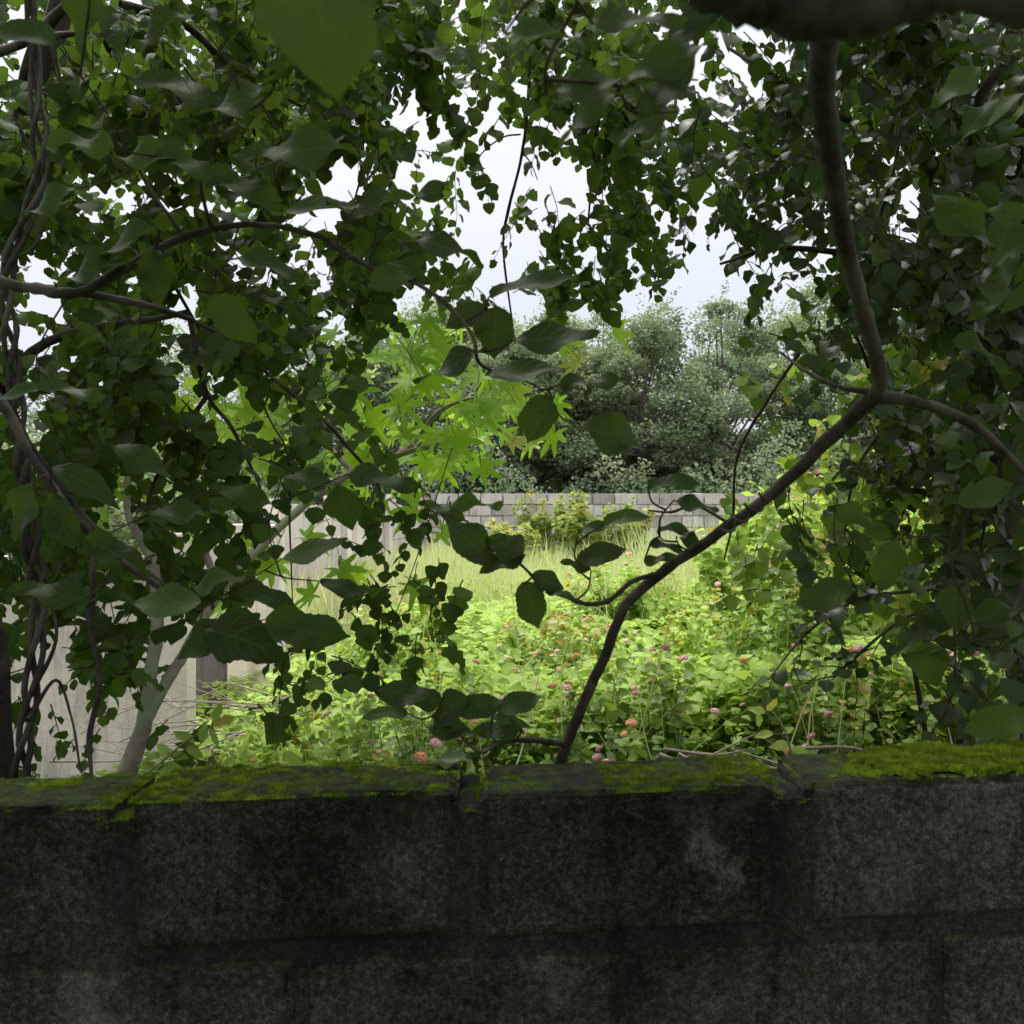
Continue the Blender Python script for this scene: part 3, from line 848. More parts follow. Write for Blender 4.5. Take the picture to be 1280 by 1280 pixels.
def shrub(x, y, rx, ry, h, nst, label, nfl, mat='lantana', leaf=.045, seed=0, fl=True, zb=-.03, tonem=.5, tpl='ov_lo', name='flowering_shrub', cat='shrub', group='flowering shrubs behind the wall', lodz=.0):
    random.seed(seed + 300)
    root = empty(name, (x, y, zb), label, cat, group)
    L = Leaves(tpl, .9, .35, .35, .05); T = Tubes(); G = Tubes()
    tips = []
    for k in range(nst):
        a = U(0, 6.283); r = math.sqrt(U(0, 1))
        tip = Vector((x + math.cos(a) * r * rx, y + math.sin(a) * r * ry, h * (1 - .22 * r * r) * U(.72, 1.06) + zb))
        b = Vector((x + math.cos(a) * r * rx * .35, y + math.sin(a) * r * ry * .35, zb))
        mid = b.lerp(tip, .55) + Vector((U(-.06, .06), U(-.06, .06), h * .08))
        if tip.y < 1.48 + tip.x * .09: tip.y = 1.50 + tip.x * .09
        if mid.y < 1.48 + mid.x * .09: mid.y = 1.50 + mid.x * .09
        pts, rad = catmull([b, mid, tip], [.004, .0022, .0010], 7)
        (T if random.random() < .18 else G).add(pts[:-1], rad[:-1], 4, 1)
        tone = random.gauss(tonem, .16)
        nn = 12
        for q in range(nn):
            f = (.42 + .58 * (q + 1) / nn) * (len(pts) - 1)
            i = min(len(pts) - 2, int(f)); f = min(f, len(pts) - 1); pp = pts[i].lerp(pts[i + 1], f - i)
            tg = (pts[i + 1] - pts[i]).normalized(); sd = tg.cross(rdir()).normalized()
            for s in (-1, 1, 1) if q % 2 else (-1, 1, -1):
                ld = (sd * s + tg * U(.1, .7) + Vector((0, 0, U(-.5, .2)))).normalized()
                L.add(pp + ld * .006, ld, Vector((U(-.9, .9), U(-1.3, .5), 1)), leaf * U(.5, 1.35) * (.7 if q == nn - 1 else 1),
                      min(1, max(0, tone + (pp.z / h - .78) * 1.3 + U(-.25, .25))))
        tips.append(tip)
    T.build('stems', M['twig'], root); G.build('stems', M['greenstem'], root)
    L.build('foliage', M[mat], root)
    if fl and nfl:
        tips.sort(key=lambda t: -(t.z * 1.0 - t.y * .25))
        nfl = nfl * 2; cand = tips[:max(nfl * 2, 8)]; random.shuffle(cand)
        for q, t in enumerate(cand[:nfl]):
            me = random.choice([FL[0], FL[0], FL[0], FL[1], FL[2]])
            o = bpy.data.objects.new('flower', me); col.objects.link(o); o.parent = root
            o.location = t + Vector((U(-.01, .01), U(-.03, .0), U(.018, .042))) - root.location
            o.rotation_euler = (U(.2, .9), U(-.4, .4), U(0, 6)); sc = U(.7, 1.35); o.scale = (sc, sc, sc * U(.45, .7))
    return root

SH = [
 # x,y,rx,ry,h,stems,flowers,label
 (-.62, 2.75, .42, .45, .98, 120, 0, 'fresh green low bush without flowers right of the dark concrete panel', 'herb', .6),
 (-.18, 2.2, .34, .38, .99, 110, 2, 'bright green bush just behind the mossy wall, left of the rising brown stem', 'herb', .45),
 (.22, 2.1, .34, .36, 1.06, 130, 6, 'flowering shrub standing behind the foot of the rising brown stem', 'lantana', .38),
 (.66, 2.15, .36, .38, 1.08, 140, 8, 'flowering shrub with pink heads behind the mortar gap of the mossy wall', 'lantana', .34),
 (1.12, 2.25, .38, .4, 1.08, 130, 8, 'flowering shrub behind the thick moss at right', 'lantana', .38),
 (-.25, 3.3, .5, .5, 1.05, 140, 7, 'flowering shrub in the middle of the field below the hanging leaf pair', 'lantana', .6),
 (.45, 3.2, .5, .5, 1.13, 150, 12, 'large flowering shrub seen through the fork of the brown stem', 'lantana', .6),
 (1.15, 3.3, .5, .5, 1.18, 150, 12, 'flowering shrub with orange and pink heads right of the brown stem', 'lantana', .6),
 (1.85, 3.4, .5, .55, 1.2, 150, 9, 'flowering shrub at the right edge beneath the glossy leaves', 'lantana', .6),
 (.2, 4.7, .65, .6, 1.12, 130, 10, 'flowering shrub farther back in the centre of the field', 'lantana', .78),
 (1.3, 4.9, .7, .6, 1.24, 130, 12, 'pale green flowering shrub farther back right of centre', 'herb', .7),
 (2.35, 5.1, .7, .6, 1.38, 140, 6, 'tall bright bush behind the long right branch', 'herb', .65),
 (-.85, 4.4, .45, .6, .8, 110, 3, 'low bright bush beside the dry sticks', 'herb', .65),
]
for i, (x, y, rx, ry, h, ns, nf, lb, mt, tn) in enumerate(SH):
    shrub(x, y, rx, ry, h, ns, lb, nf, mt, (.033 if y < 2.5 else .038) if y < 4 else .048, i, tonem=tn)
# taller bushes on the right middle distance
shrub(1.75, 5.6, .7, .6, 1.85, 170, 'tall leafy bush with pink heads behind the middle of the brown stem', 5, 'herb', .065, 31, tonem=.6)
shrub(2.7, 6.4, .8, .6, 2.05, 150, 'tall leafy bush at the right behind the dark thicket', 2, 'herb', .07, 32, tonem=.55)
shrub(1.35, 4.3, .5, .45, 1.5, 130, 'upright bright shrub with pink heads showing through the fork at right', 6, 'lantana', .045, 35, tonem=.65)
shrub(2.1, 4.4, .55, .5, 1.75, 140, 'tall bright shrub behind the hanging dark leaves at right', 5, 'herb', .048, 36, tonem=.6)
shrub(-.55, 5.6, .5, .5, 1.15, 110, 'bright shrub beside the dry grass left of centre', 3, 'herb', .05, 37, tonem=.7)
shrub(.8, 6.6, .6, .5, 1.35, 110, 'rounded light shrub standing alone in the pale grass', 4, 'herb', .055, 38, tonem=.75)
shrub(1.0, 15.6, 1.3, .6, 2.0, 75, 'yellowish weed climbing in front of the far block wall', 0, 'yellowweed', .10, 33, tonem=.6, group='weeds before the far wall', name='weed_clump', cat='weed')
shrub(-.1, 14.5, .7, .4, 1.5, 40, 'thin yellow-green weed before the centre of the far wall', 0, 'yellowweed', .11, 34, tonem=.6, group='weeds before the far wall', name='weed_clump', cat='weed')

def dry_sticks(name, label, cx, cy, w, dpt, n, z0, z1, seed, ln=(.3, .9)):
    random.seed(seed); T = Tubes()
    for _ in range(n):
        p = Vector((cx + U(-w, w), cy + U(-dpt, dpt), U(z0, z1)))
        d = rdir(-.25, .35) * U(*ln)
        T.add([p - d * .5, p + rdir() * .03, p + d * .5], [.004 * U(.5, 1.2), .003, .0012], 4, 3)
    o = T.build(name, M['drystick']); tag(o, label, 'sticks', kind='stuff')
dry_sticks('dry_sticks', 'tangle of dry pinkish sticks before the dark concrete panel', -1.25, 4.6, .5, .5, 130, .05, .75, 3)
dry_sticks('dry_sticks', 'tangle of dry twigs behind the wall top right of centre', .62, 1.72, .3, .12, 110, 1.0, 1.16, 4, (.1, .3))

# ================================================================== PALMATE-LEAVED TREE (pale trunk)
random.seed(51)
def palmate_tree():
    root = empty('palmate_leaf_tree', P(158, 975, 1.9) * 1.0, 'pale-barked forked tree with bright palmate leaves at left of centre', 'tree')
    root.location.z = 0
    b = P(158, 975, 1.9)
    g = Vector((b.x - .06, b.y, -.05))
    limb('trunk', root, 'bark_pale', [g, g.lerp(P(150, 1010, 1.9), .5), g.lerp(P(150, 1010, 1.9), .85), P(152, 1000, 1.9), P(165, 950, 1.9), P(182, 900, 1.92)], [.026, .022, .021, .020, .0175, .014], 12, knots=.05)
    limb('branch', root, 'bark_pale', [P(180, 906, 1.92), P(186, 850, 1.98), P(196, 790, 2.1), P(190, 700, 2.3), P(160, 640, 2.6), P(165, 560, 2.9), P(180, 500, 3.1)], [.015, .014, .013, .012, .010, .008, .004], 10)
    limb('branch', root, 'bark_pale', [P(182, 902, 1.92), P(203, 862, 1.98), P(228, 820, 2.1), P(275, 740, 2.4), P(330, 678, 2.8), P(385, 628, 3.1), P(440, 590, 3.3)], [.0125, .0115, .011, .0125, .014, .013, .012], 10)
    limb('branch', root, 'bark_pale', [P(430, 596, 3.28), P(490, 572, 3.4), P(520, 550, 3.5), P(548, 515, 3.5), P(590, 498, 3.5), P(630, 500, 3.4)], [.012, .010, .009, .007, .006, .003], 8, knots=.4)
    limb('branch', root, 'bark_pale', [P(488, 572, 3.4), P(530, 560, 3.3), P(560, 560, 3.3)], [.009, .008, .006], 8, knots=.4)
    limb('branch', root, 'bark_pale', [P(440, 590, 3.3), P(400, 540, 3.5), P(380, 470, 3.8), P(400, 430, 4.0)], [.010, .008, .006, .004], 8)
    limb('branch', root, 'bark_pale', [P(275, 740, 2.4), P(250, 660, 2.8), P(270, 600, 3.2), P(300, 540, 3.5)], [.010, .008, .007, .004], 8)
    L = Leaves('palm', 1.0, .3, .45, .03); T = Tubes()
    def leaf(px, py, d, size, face=None, ang=None):
        p = P(px, py, d)
        a = random.choice([U(-1.1, -.2), U(-2.9, -2.0)]) if ang is None else ang
        dr = Vector((math.cos(a), U(-.5, .3), math.sin(a)))
        n = Vector((U(-.5, .5), U(-1.0, -.3), U(.45, 1.1))) if face is None else Vector(face)
        L.add(p, dr, n, size, min(1, max(0, random.gauss(.6, .2))))
        up = Vector((U(-.1, .1), U(0, .15), U(.02, .16)))
        T.add([p + up, p + up * .5 + Vector((0, 0, .015)), p], [.0018, .0014, .0012], 4, 2)
    spots = [(725, 462, 3.2), (690, 520, 3.3), (560, 585, 3.3), (520, 650, 3.2), (480, 640, 3.3), (570, 560, 3.2), (440, 500, 3.4), (400, 470, 3.6), (520, 480, 3.5), (610, 540, 3.3),
             (600, 480, 3.4), (640, 500, 3.2), (470, 455, 3.6), (540, 440, 3.5), (350, 440, 3.9), (330, 500, 3.8), (300, 470, 3.9), (460, 540, 3.4), (500, 520, 3.4), (300, 690, 3.1), (340, 720, 3.0),
             (770, 430, 3.4), (700, 440, 3.4)]
    for (px, py, d) in spots:
        leaf(px, py - 12, d, U(.08, .12))
    for _ in range(175):
        a = U(0, 6.283); r = math.sqrt(U(0, 1))
        px = 460 + 250 * r * math.cos(a); py = 500 + 105 * r * math.sin(a); py = round(py / 34) * 34 + U(-9, 9)
        leaf(px, py, U(3.1, 4.6), U(.065, .112))
    for _ in range(26):
        leaf(U(130, 560), U(570, 760), U(2.8, 3.9), U(.06, .10))
    T.build('twigs', M['greenstem'], root)
    L.build('foliage', M['palmate'], root)
palmate_tree()

# ================================================================== OVERHANGING CANOPY
def canopy(name, label, cat, base, limbs, fills, mat, tpl='ov_lo', asp=1.15, bark='bark_dark', extra=None, grp=None, fold=.25):
    root = empty(name, base, label, cat, grp)
    first = True
    for pts, rad in limbs:
        limb('trunk' if first else 'branch', root, bark, pts, rad, 9, 7, knots=.2)
        first = False
    L = Leaves(tpl, asp, fold, .35, .06); T = Tubes()
    for f in fills: fill(L, T, **f)
    if extra: extra(L, T, root)
    T.build('twigs', M['twig'], root)
    L.build('foliage', M[mat], root)
    return root

def PL(lst): return [P(*p) for p in lst]
random.seed(61)
# upper left crown
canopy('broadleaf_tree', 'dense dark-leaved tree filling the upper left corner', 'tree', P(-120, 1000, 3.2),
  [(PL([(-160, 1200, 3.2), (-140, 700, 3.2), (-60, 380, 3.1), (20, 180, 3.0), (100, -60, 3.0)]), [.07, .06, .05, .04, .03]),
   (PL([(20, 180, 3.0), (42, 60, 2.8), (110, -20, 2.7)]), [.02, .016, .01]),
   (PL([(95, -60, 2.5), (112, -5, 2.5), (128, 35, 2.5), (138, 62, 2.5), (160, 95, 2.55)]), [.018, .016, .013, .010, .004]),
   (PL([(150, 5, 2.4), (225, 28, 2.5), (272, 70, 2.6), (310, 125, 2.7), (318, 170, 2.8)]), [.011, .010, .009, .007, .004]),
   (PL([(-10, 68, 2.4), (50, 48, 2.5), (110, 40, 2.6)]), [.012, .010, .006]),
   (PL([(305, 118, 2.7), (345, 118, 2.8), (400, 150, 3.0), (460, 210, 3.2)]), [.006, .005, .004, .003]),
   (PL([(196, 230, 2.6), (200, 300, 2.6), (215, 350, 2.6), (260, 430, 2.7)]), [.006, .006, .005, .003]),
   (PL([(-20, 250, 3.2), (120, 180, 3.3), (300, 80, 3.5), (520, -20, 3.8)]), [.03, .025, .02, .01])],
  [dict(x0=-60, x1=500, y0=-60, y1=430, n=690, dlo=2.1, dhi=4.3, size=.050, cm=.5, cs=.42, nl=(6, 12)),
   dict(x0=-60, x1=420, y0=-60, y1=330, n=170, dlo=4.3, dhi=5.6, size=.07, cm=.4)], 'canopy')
# middle hanging curtain
canopy('broadleaf_tree', 'round-leaved branches hanging down into the sky gap at top centre', 'tree', P(620, 900, 5.0) * 1.0,
  [(PL([(900, -700, 4.6), (760, -260, 4.2), (640, -160, 3.9), (560, -100, 3.8)]), [.05, .04, .03, .02]),
   (PL([(690, -120, 3.6), (690, 60, 3.5), (706, 110, 3.5)]), [.012, .008, .005]),
   (PL([(662, 60, 3.3), (660, 130, 3.3), (651, 200, 3.3), (636, 260, 3.3), (629, 310, 3.3), (640, 400, 3.3), (644, 430, 3.3)]), [.006, .0055, .005, .0045, .004, .003, .002]),
   (PL([(651, 168, 3.3), (628, 172, 3.3), (600, 195, 3.25), (598, 225, 3.2)]), [.003, .0028, .002, .0015]),
   (PL([(653, 190, 3.3), (664, 205, 3.3), (672, 225, 3.3)]), [.003, .002, .0015]),
   (PL([(520, -60, 3.4), (505, 60, 3.3), (470, 160, 3.3), (440, 260, 3.3)]), [.008, .006, .005, .003]),
   (PL([(800, -80, 3.4), (770, 60, 3.3), (745, 170, 3.3), (735, 280, 3.3)]), [.008, .006, .005, .003])],
  [dict(x0=430, x1=640, y0=-60, y1=400, n=150, dlo=2.6, dhi=3.9, size=.053, nl=(5, 12), cm=.6, cs=.35, power=1.0),
   dict(x0=640, x1=880, y0=-60, y1=355, n=190, dlo=2.6, dhi=3.9, size=.053, nl=(5, 12), cm=.6, cs=.35, power=1.0),
   dict(x0=420, x1=880, y0=-60, y1=120, n=60, dlo=2.4, dhi=4.4, size=.06, cm=.5, power=.6)], 'canopy', 'rd_lo', .95)
# right crown
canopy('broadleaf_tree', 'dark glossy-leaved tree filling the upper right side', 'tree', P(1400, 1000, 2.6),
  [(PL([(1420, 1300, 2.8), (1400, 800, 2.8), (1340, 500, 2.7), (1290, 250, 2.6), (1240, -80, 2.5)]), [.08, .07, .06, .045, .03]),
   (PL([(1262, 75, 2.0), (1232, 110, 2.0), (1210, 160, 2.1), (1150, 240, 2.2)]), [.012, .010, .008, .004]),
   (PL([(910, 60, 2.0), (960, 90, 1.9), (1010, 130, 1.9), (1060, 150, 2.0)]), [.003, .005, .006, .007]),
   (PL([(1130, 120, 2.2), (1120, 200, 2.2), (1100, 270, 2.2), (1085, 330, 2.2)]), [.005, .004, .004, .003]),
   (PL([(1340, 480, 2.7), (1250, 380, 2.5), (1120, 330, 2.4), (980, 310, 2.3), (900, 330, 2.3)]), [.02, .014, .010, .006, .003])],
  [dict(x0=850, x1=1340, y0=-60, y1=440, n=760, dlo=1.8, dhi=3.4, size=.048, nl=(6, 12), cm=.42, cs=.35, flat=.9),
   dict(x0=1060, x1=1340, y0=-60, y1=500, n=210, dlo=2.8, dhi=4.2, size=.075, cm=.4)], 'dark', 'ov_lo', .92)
# right lower thicket
def rextra(L, T, root):
    for pts in ([(1235, 560, 1.9), (1210, 640, 1.9), (1200, 700, 1.85), (1193, 760, 1.8), (1192, 860, 1.75), (1160, 925, 1.7)],
                [(1250, 560, 2.0), (1225, 700, 1.9), (1240, 760, 1.9), (1290, 830, 1.9)],
                [(1195, 735, 1.85), (1130, 740, 1.8), (1070, 750, 1.8), (1010, 790, 1.8), (960, 850, 1.8)],
                [(1190, 745, 1.8), (1120, 780, 1.75), (1060, 830, 1.75), (1040, 850, 1.75)],
                [(1180, 500, 2.1), (1165, 560, 2.1), (1155, 630, 2.1)],
                [(1120, 520, 2.0), (1080, 570, 2.0), (1062, 620, 2.0), (1055, 680, 2.0)],
                [(1290, 700, 1.6), (1265, 780, 1.5), (1283, 860, 1.48), (1262, 900, 1.48), (1240, 955, 1.5)]):
        q = PL(pts)
        limb('branch', root, 'bark_dark', q, [.0040] + [.0028] * (len(q) - 2) + [.0010], 7, 6)
        cc, _ = catmull(q, [1] * len(q), 6)
        for k in range(4, len(cc), 3):
            spray(L, T, cc[k], Vector((U(-1, .3), U(-.6, .6), U(-.6, .3))), U(.05, .1), random.randint(3, 5), .038, .5, cm=.55, cs=.35, leafdown=.3, flat=1.6)
random.seed(64)
canopy('broadleaf_shrub', 'dark thicket of glossy drooping leaves at the right edge', 'shrub', P(1300, 1000, 2.2),
  [(PL([(1310, 1200, 2.2), (1280, 900, 2.2), (1262, 700, 2.1), (1240, 560, 2.0), (1225, 500, 1.95)]), [.03, .026, .022, .02, .01])],
  [dict(x0=900, x1=1330, y0=430, y1=930, n=165, dlo=1.6, dhi=2.9, size=.040, cm=.45, cs=.35, leafdown=.5, power=1.4, flat=1.5),
   dict(x0=1120, x1=1330, y0=400, y1=830, n=18, dlo=1.5, dhi=2.6, size=.062, cm=.35, leafdown=.8, flat=1.1, power=1.6)], 'dark', 'ov_lo', 1.05, extra=rextra)
random.seed(65)
canopy('climbing_plant', 'sparser bright-leaved climber hanging behind the brown stem right of centre', 'climber', P(1080, 1000, 2.9),
  [(PL([(1180, 1050, 2.9), (1120, 700, 2.9), (1090, 480, 2.8), (1060, 400, 2.7)]), [.008, .007, .006, .004]),
   (PL([(1000, 440, 2.4), (960, 500, 2.4), (922, 570, 2.4), (916, 650, 2.4), (905, 700, 2.4)]), [.004, .0035, .003, .003, .002])],
  [dict(x0=900, x1=1230, y0=440, y1=760, n=250, dlo=2.4, dhi=4.2, size=.045, cm=.6, power=.45, flat=1.2, cs=.35)], 'lantana', 'ov_lo', 1.15, bark='twig')
# left lower curtain
def lextra(L, T, root):
    for pts, r in (([(0, 500, 1.9), (40, 560, 1.9), (90, 628, 1.9), (140, 680, 1.9), (205, 730, 1.85)], .0075),
                ([(60, 600, 1.95), (105, 650, 1.9), (118, 690, 1.9), (113, 780, 1.85), (125, 850, 1.8), (112, 920, 1.75), (116, 985, 1.7)], .0065),
                ([(235, 390, 2.2), (258, 490, 2.2), (290, 535, 2.2), (326, 610, 2.2)], .006),
                ([(240, 400, 2.2), (285, 425, 2.2), (350, 480, 2.2), (400, 520, 2.2), (440, 565, 2.2), (470, 600, 2.2), (480, 640, 2.2)], .005),
                ([(258, 495, 2.2), (215, 560, 2.15), (190, 610, 2.1), (178, 655, 2.1)], .0055),
                ([(300, 440, 2.3), (335, 520, 2.3), (360, 570, 2.3), (362, 650, 2.3), (366, 760, 2.3)], .003),
                ([(565, 560, 2.4), (520, 700, 2.2), (470, 830, 2.2)], .0015)):
        q = PL(pts); limb('branch', root, 'bark_dark', q, [r] + [r * .8] * (len(q) - 2) + [r * .4], 7, 6)
random.seed(66)
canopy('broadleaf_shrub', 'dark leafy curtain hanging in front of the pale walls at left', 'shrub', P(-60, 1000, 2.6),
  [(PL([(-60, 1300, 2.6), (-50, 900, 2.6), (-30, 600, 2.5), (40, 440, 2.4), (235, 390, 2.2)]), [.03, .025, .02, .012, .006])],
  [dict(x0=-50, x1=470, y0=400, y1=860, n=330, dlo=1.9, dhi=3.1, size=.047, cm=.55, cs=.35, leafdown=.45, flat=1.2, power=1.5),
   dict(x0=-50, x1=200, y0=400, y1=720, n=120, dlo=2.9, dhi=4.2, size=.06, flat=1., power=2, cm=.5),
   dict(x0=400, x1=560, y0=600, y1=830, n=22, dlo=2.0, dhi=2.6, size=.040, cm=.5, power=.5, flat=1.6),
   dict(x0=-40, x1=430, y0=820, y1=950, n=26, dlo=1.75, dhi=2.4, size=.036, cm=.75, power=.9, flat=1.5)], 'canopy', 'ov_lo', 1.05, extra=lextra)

# twisted vine
random.seed(71)
def vine():
    root = empty('twisted_vine', P(40, 1010, 1.65), 'twisted dark woody vine climbing the left edge', 'vine')
    root.location.z = 0
    core = [(30, 1060, 1.62), (28, 960, 1.62), (38, 870, 1.65), (48, 760, 1.7), (40, 690, 1.72), (30, 600, 1.75), (22, 520, 1.8), (14, 430, 1.85), (10, 340, 1.9), (50, 220, 2.0), (45, 120, 2.1), (35, -40, 2.2)]
    c, _ = catmull(PL(core), [1] * len(core), 10)
    for s in range(3):
        pts = []
        for i, p in enumerate(c):
            a = i * .35 + s * 2.09
            r = .009 + .006 * nz(i * .1, s * 5)
            pts.append(p + Vector((math.cos(a) * r * 1.3, math.sin(a) * r, 0)))
        limb('stem', root, 'bark_dark', [Vector((pts[0].x, pts[0].y, -.05))] + pts, [.006] + [.0052] * (len(pts) - 1) + [.002], 7, 2)
    for pts in ([(38, 870, 1.65), (70, 800, 1.7), (60, 740, 1.75)], [(35, 900, 1.62), (70, 850, 1.7), (90, 900, 1.7), (100, 960, 1.65)],
                [(20, 150, 2.1), (55, 230, 2.05), (48, 300, 2.0), (5, 330, 1.9)], [(60, 40, 2.2), (80, 130, 2.2), (60, 190, 2.1), (40, 240, 2.05)]):
        limb('stem', root, 'bark_dark', PL(pts), [.004, .003] + [.002] * (len(pts) - 2), 6, 6)
vine()
def edge_trunk():
    root = empty('tree_stump', (P(-6, 900, 1.75).x, 1.75, -.05), 'dark upright trunk at the extreme left edge beside the twisted vine', 'trunk')
    x = P(-10, 900, 1.75).x
    limb('trunk', root, 'bark_dark', [(x - .02, 1.75, -.05), (x, 1.75, .8), (x - .005, 1.76, 1.30), (x - .03, 1.78, 1.42)], [.045, .034, .03, .02], 14, 8, knots=.3)
edge_trunk()

# fine branches above the left
# ================================================================== FOREGROUND BIG-LEAVED BRANCH (left to centre)
LEAFBASE = []
def connect(T, maxd=.22):
    """join each leaf stalk to the nearest wood (or to a stalk already joined)"""
    nodes = [p for p in NODES if 0.2 < p.y < 2.6]
    todo = list(LEAFBASE); del LEAFBASE[:]
    best = [min(((p - q).length, tuple(q)) for q in nodes) for p, _ in todo]
    while todo:
        i = min(range(len(todo)), key=lambda k: best[k][0])
        (p, dr), (dist, q) = todo.pop(i), best.pop(i)
        q = Vector(q)
        if dist > maxd: continue
        mid = q.lerp(p, .55) - dr * dist * .12 + Vector((0, 0, -dist * .06 + U(-.004, .004)))
        pts = T.add([q, mid, p], [.0017, .0014, .0010], 5, 4)
        for a in range(len(todo)):
            for k in pts[3:7]:
                dd = (todo[a][0] - k).length
                if dd < best[a][0]: best[a] = (dd, tuple(k))

def near_leaf(L, T, px, py, lpx, wpx, ang, d, tone, tilt=0.0, yaw=0.0, stem=True):
    """leaf centred at (px,py), long axis at image angle ang (deg, ccw), length lpx"""
    a = math.radians(ang)
    size = lpx / F * d
    dr = Vector((math.cos(a), yaw, math.sin(a))).normalized()
    c = P(px, py, d)
    n = Vector((math.sin(a) * tilt + U(-.15, .15), -1, abs(math.cos(a)) * tilt * 1.1 + U(-.1, .1) + .25))
    p0 = c - dr * size * .5
    L.add(p0, dr, n, size, min(1, max(0, tone + U(-.12, .12))), (wpx / lpx) * .80)
    if stem:
        LEAFBASE.append((p0, dr))
    return p0

random.seed(81)
def big_branch():
    root = empty('large_leaf_tree', P(-150, 1000, 1.6), 'large-leaved branch reaching from the left edge to the centre of the view', 'tree')
    root.location.z = 0
    limb('trunk', root, 'bark_brown', [Vector((-1.15, 1.62, -.05)), P(-200, 900, 1.62), P(-160, 600, 1.6), P(-90, 400, 1.55), P(0, 352, 1.5)], [.03, .024, .018, .012, .0088], 10)
    limb('branch', root, 'bark_brown', PL([(0, 352, 1.5), (50, 362, 1.48), (100, 365, 1.46), (165, 330, 1.45), (230, 296, 1.43), (285, 283, 1.42), (340, 282, 1.41), (400, 295, 1.4)]), [.0088, .0078, .0074, .0064, .0056, .0048, .0042, .0035], 10, wob=.002, knots=.3)
    limb('branch', root, 'bark_brown', PL([(100, 365, 1.46), (150, 375, 1.5), (192, 384, 1.52), (240, 400, 1.55)]), [.006, .0055, .005, .004], 9)
    limb('branch', root, 'bark_brown', PL([(400, 295, 1.4), (455, 330, 1.38), (515, 352, 1.36), (555, 378, 1.35), (590, 418, 1.34), (600, 455, 1.34), (640, 470, 1.34)]), [.004, .0032, .003, .0028, .0025, .0022, .0015], 8)
    limb('branch', root, 'bark_brown', PL([(230, 296, 1.43), (190, 240, 1.42), (170, 205, 1.4)]), [.003, .0025, .002], 7)
    limb('branch', root, 'bark_brown', PL([(265, 290, 1.42), (252, 240, 1.38), (250, 215, 1.36)]), [.003, .0025, .002], 7)
    L = Leaves('ov_hi', 1.0, .30, .30, .085); T = Tubes()
    R = [  # px,py,len,wid,ang,depth,tone,tilt
     (500, 250, 115, 50, 10, 1.38, .15, 1.2), (535, 292, 125, 55, 6, 1.36, .2, 1.3), (495, 345, 85, 60, -150, 1.36, .75, .3), (450, 262, 80, 45, 170, 1.4, .3, 1.0),
     (668, 355, 115, 60, 14, 1.34, .15, 1.2), (582, 396, 62, 46, 200, 1.36, .1, .2), (618, 416, 66, 62, -95, 1.34, .25, .1), (698, 424, 118, 62, 4, 1.33, .3, .5),
     (655, 466, 98, 62, 3, 1.32, .7, .9), (562, 456, 100, 52, 200, 1.34, .15, 1.0), (740, 478, 78, 46, 2, 1.34, .3, 1.2), (675, 526, 68, 62, -105, 1.33, .35, .1),
     (770, 545, 100, 66, -12, 1.32, .35, .3),
     (110, 22, 92, 70, -100, 1.2, .7, .2), (95, 178, 95, 52, 172, 1.25, .75, .4), (180, 192, 90, 58, 175, 1.25, .7, .4), (235, 205, 80, 52, -20, 1.25, .55, .5), (380, 182, 125, 78, 12, 1.15, .5, .3),
     (290, 130, 110, 70, 200, 1.3, .35, .5), (215, 100, 110, 70, 150, 1.3, .3, .5), (300, 230, 100, 60, -12, 1.3, .4, .5), (150, 300, 105, 60, 190, 1.4, .4, .6), (195, 345, 70, 60, -80, 1.4, .35, .2),
     (290, 400, 80, 55, -50, 1.4, .55, .2), (110, 330, 95, 60, 185, 1.4, .4, .5), (340, 330, 90, 50, -12, 1.4, .35, .8), (30, 485, 90, 40, 175, 1.4, .6, 1.0), (90, 488, 90, 40, -5, 1.4, .6, 1.1),
     (400, 260, 100, 55, 5, 1.4, .35, .8), (60, 250, 85, 55, 200, 1.35, .4, .5), (330, 190, 80, 50, 160, 1.3, .5, .5), (200, 30, 90, 60, 190, 1.3, .3, .4), (30, 40, 90, 60, 160, 1.2, .35, .4),
    ]
    for (px, py, l, w, a, d, t, ti) in R:
        near_leaf(L, T, px, py, l, w, a, d, t, ti, U(-.2, .2))
    connect(T)
    T.build('twigs', M['twig'], root)
    L.build('foliage', M['near'], root)
big_branch()

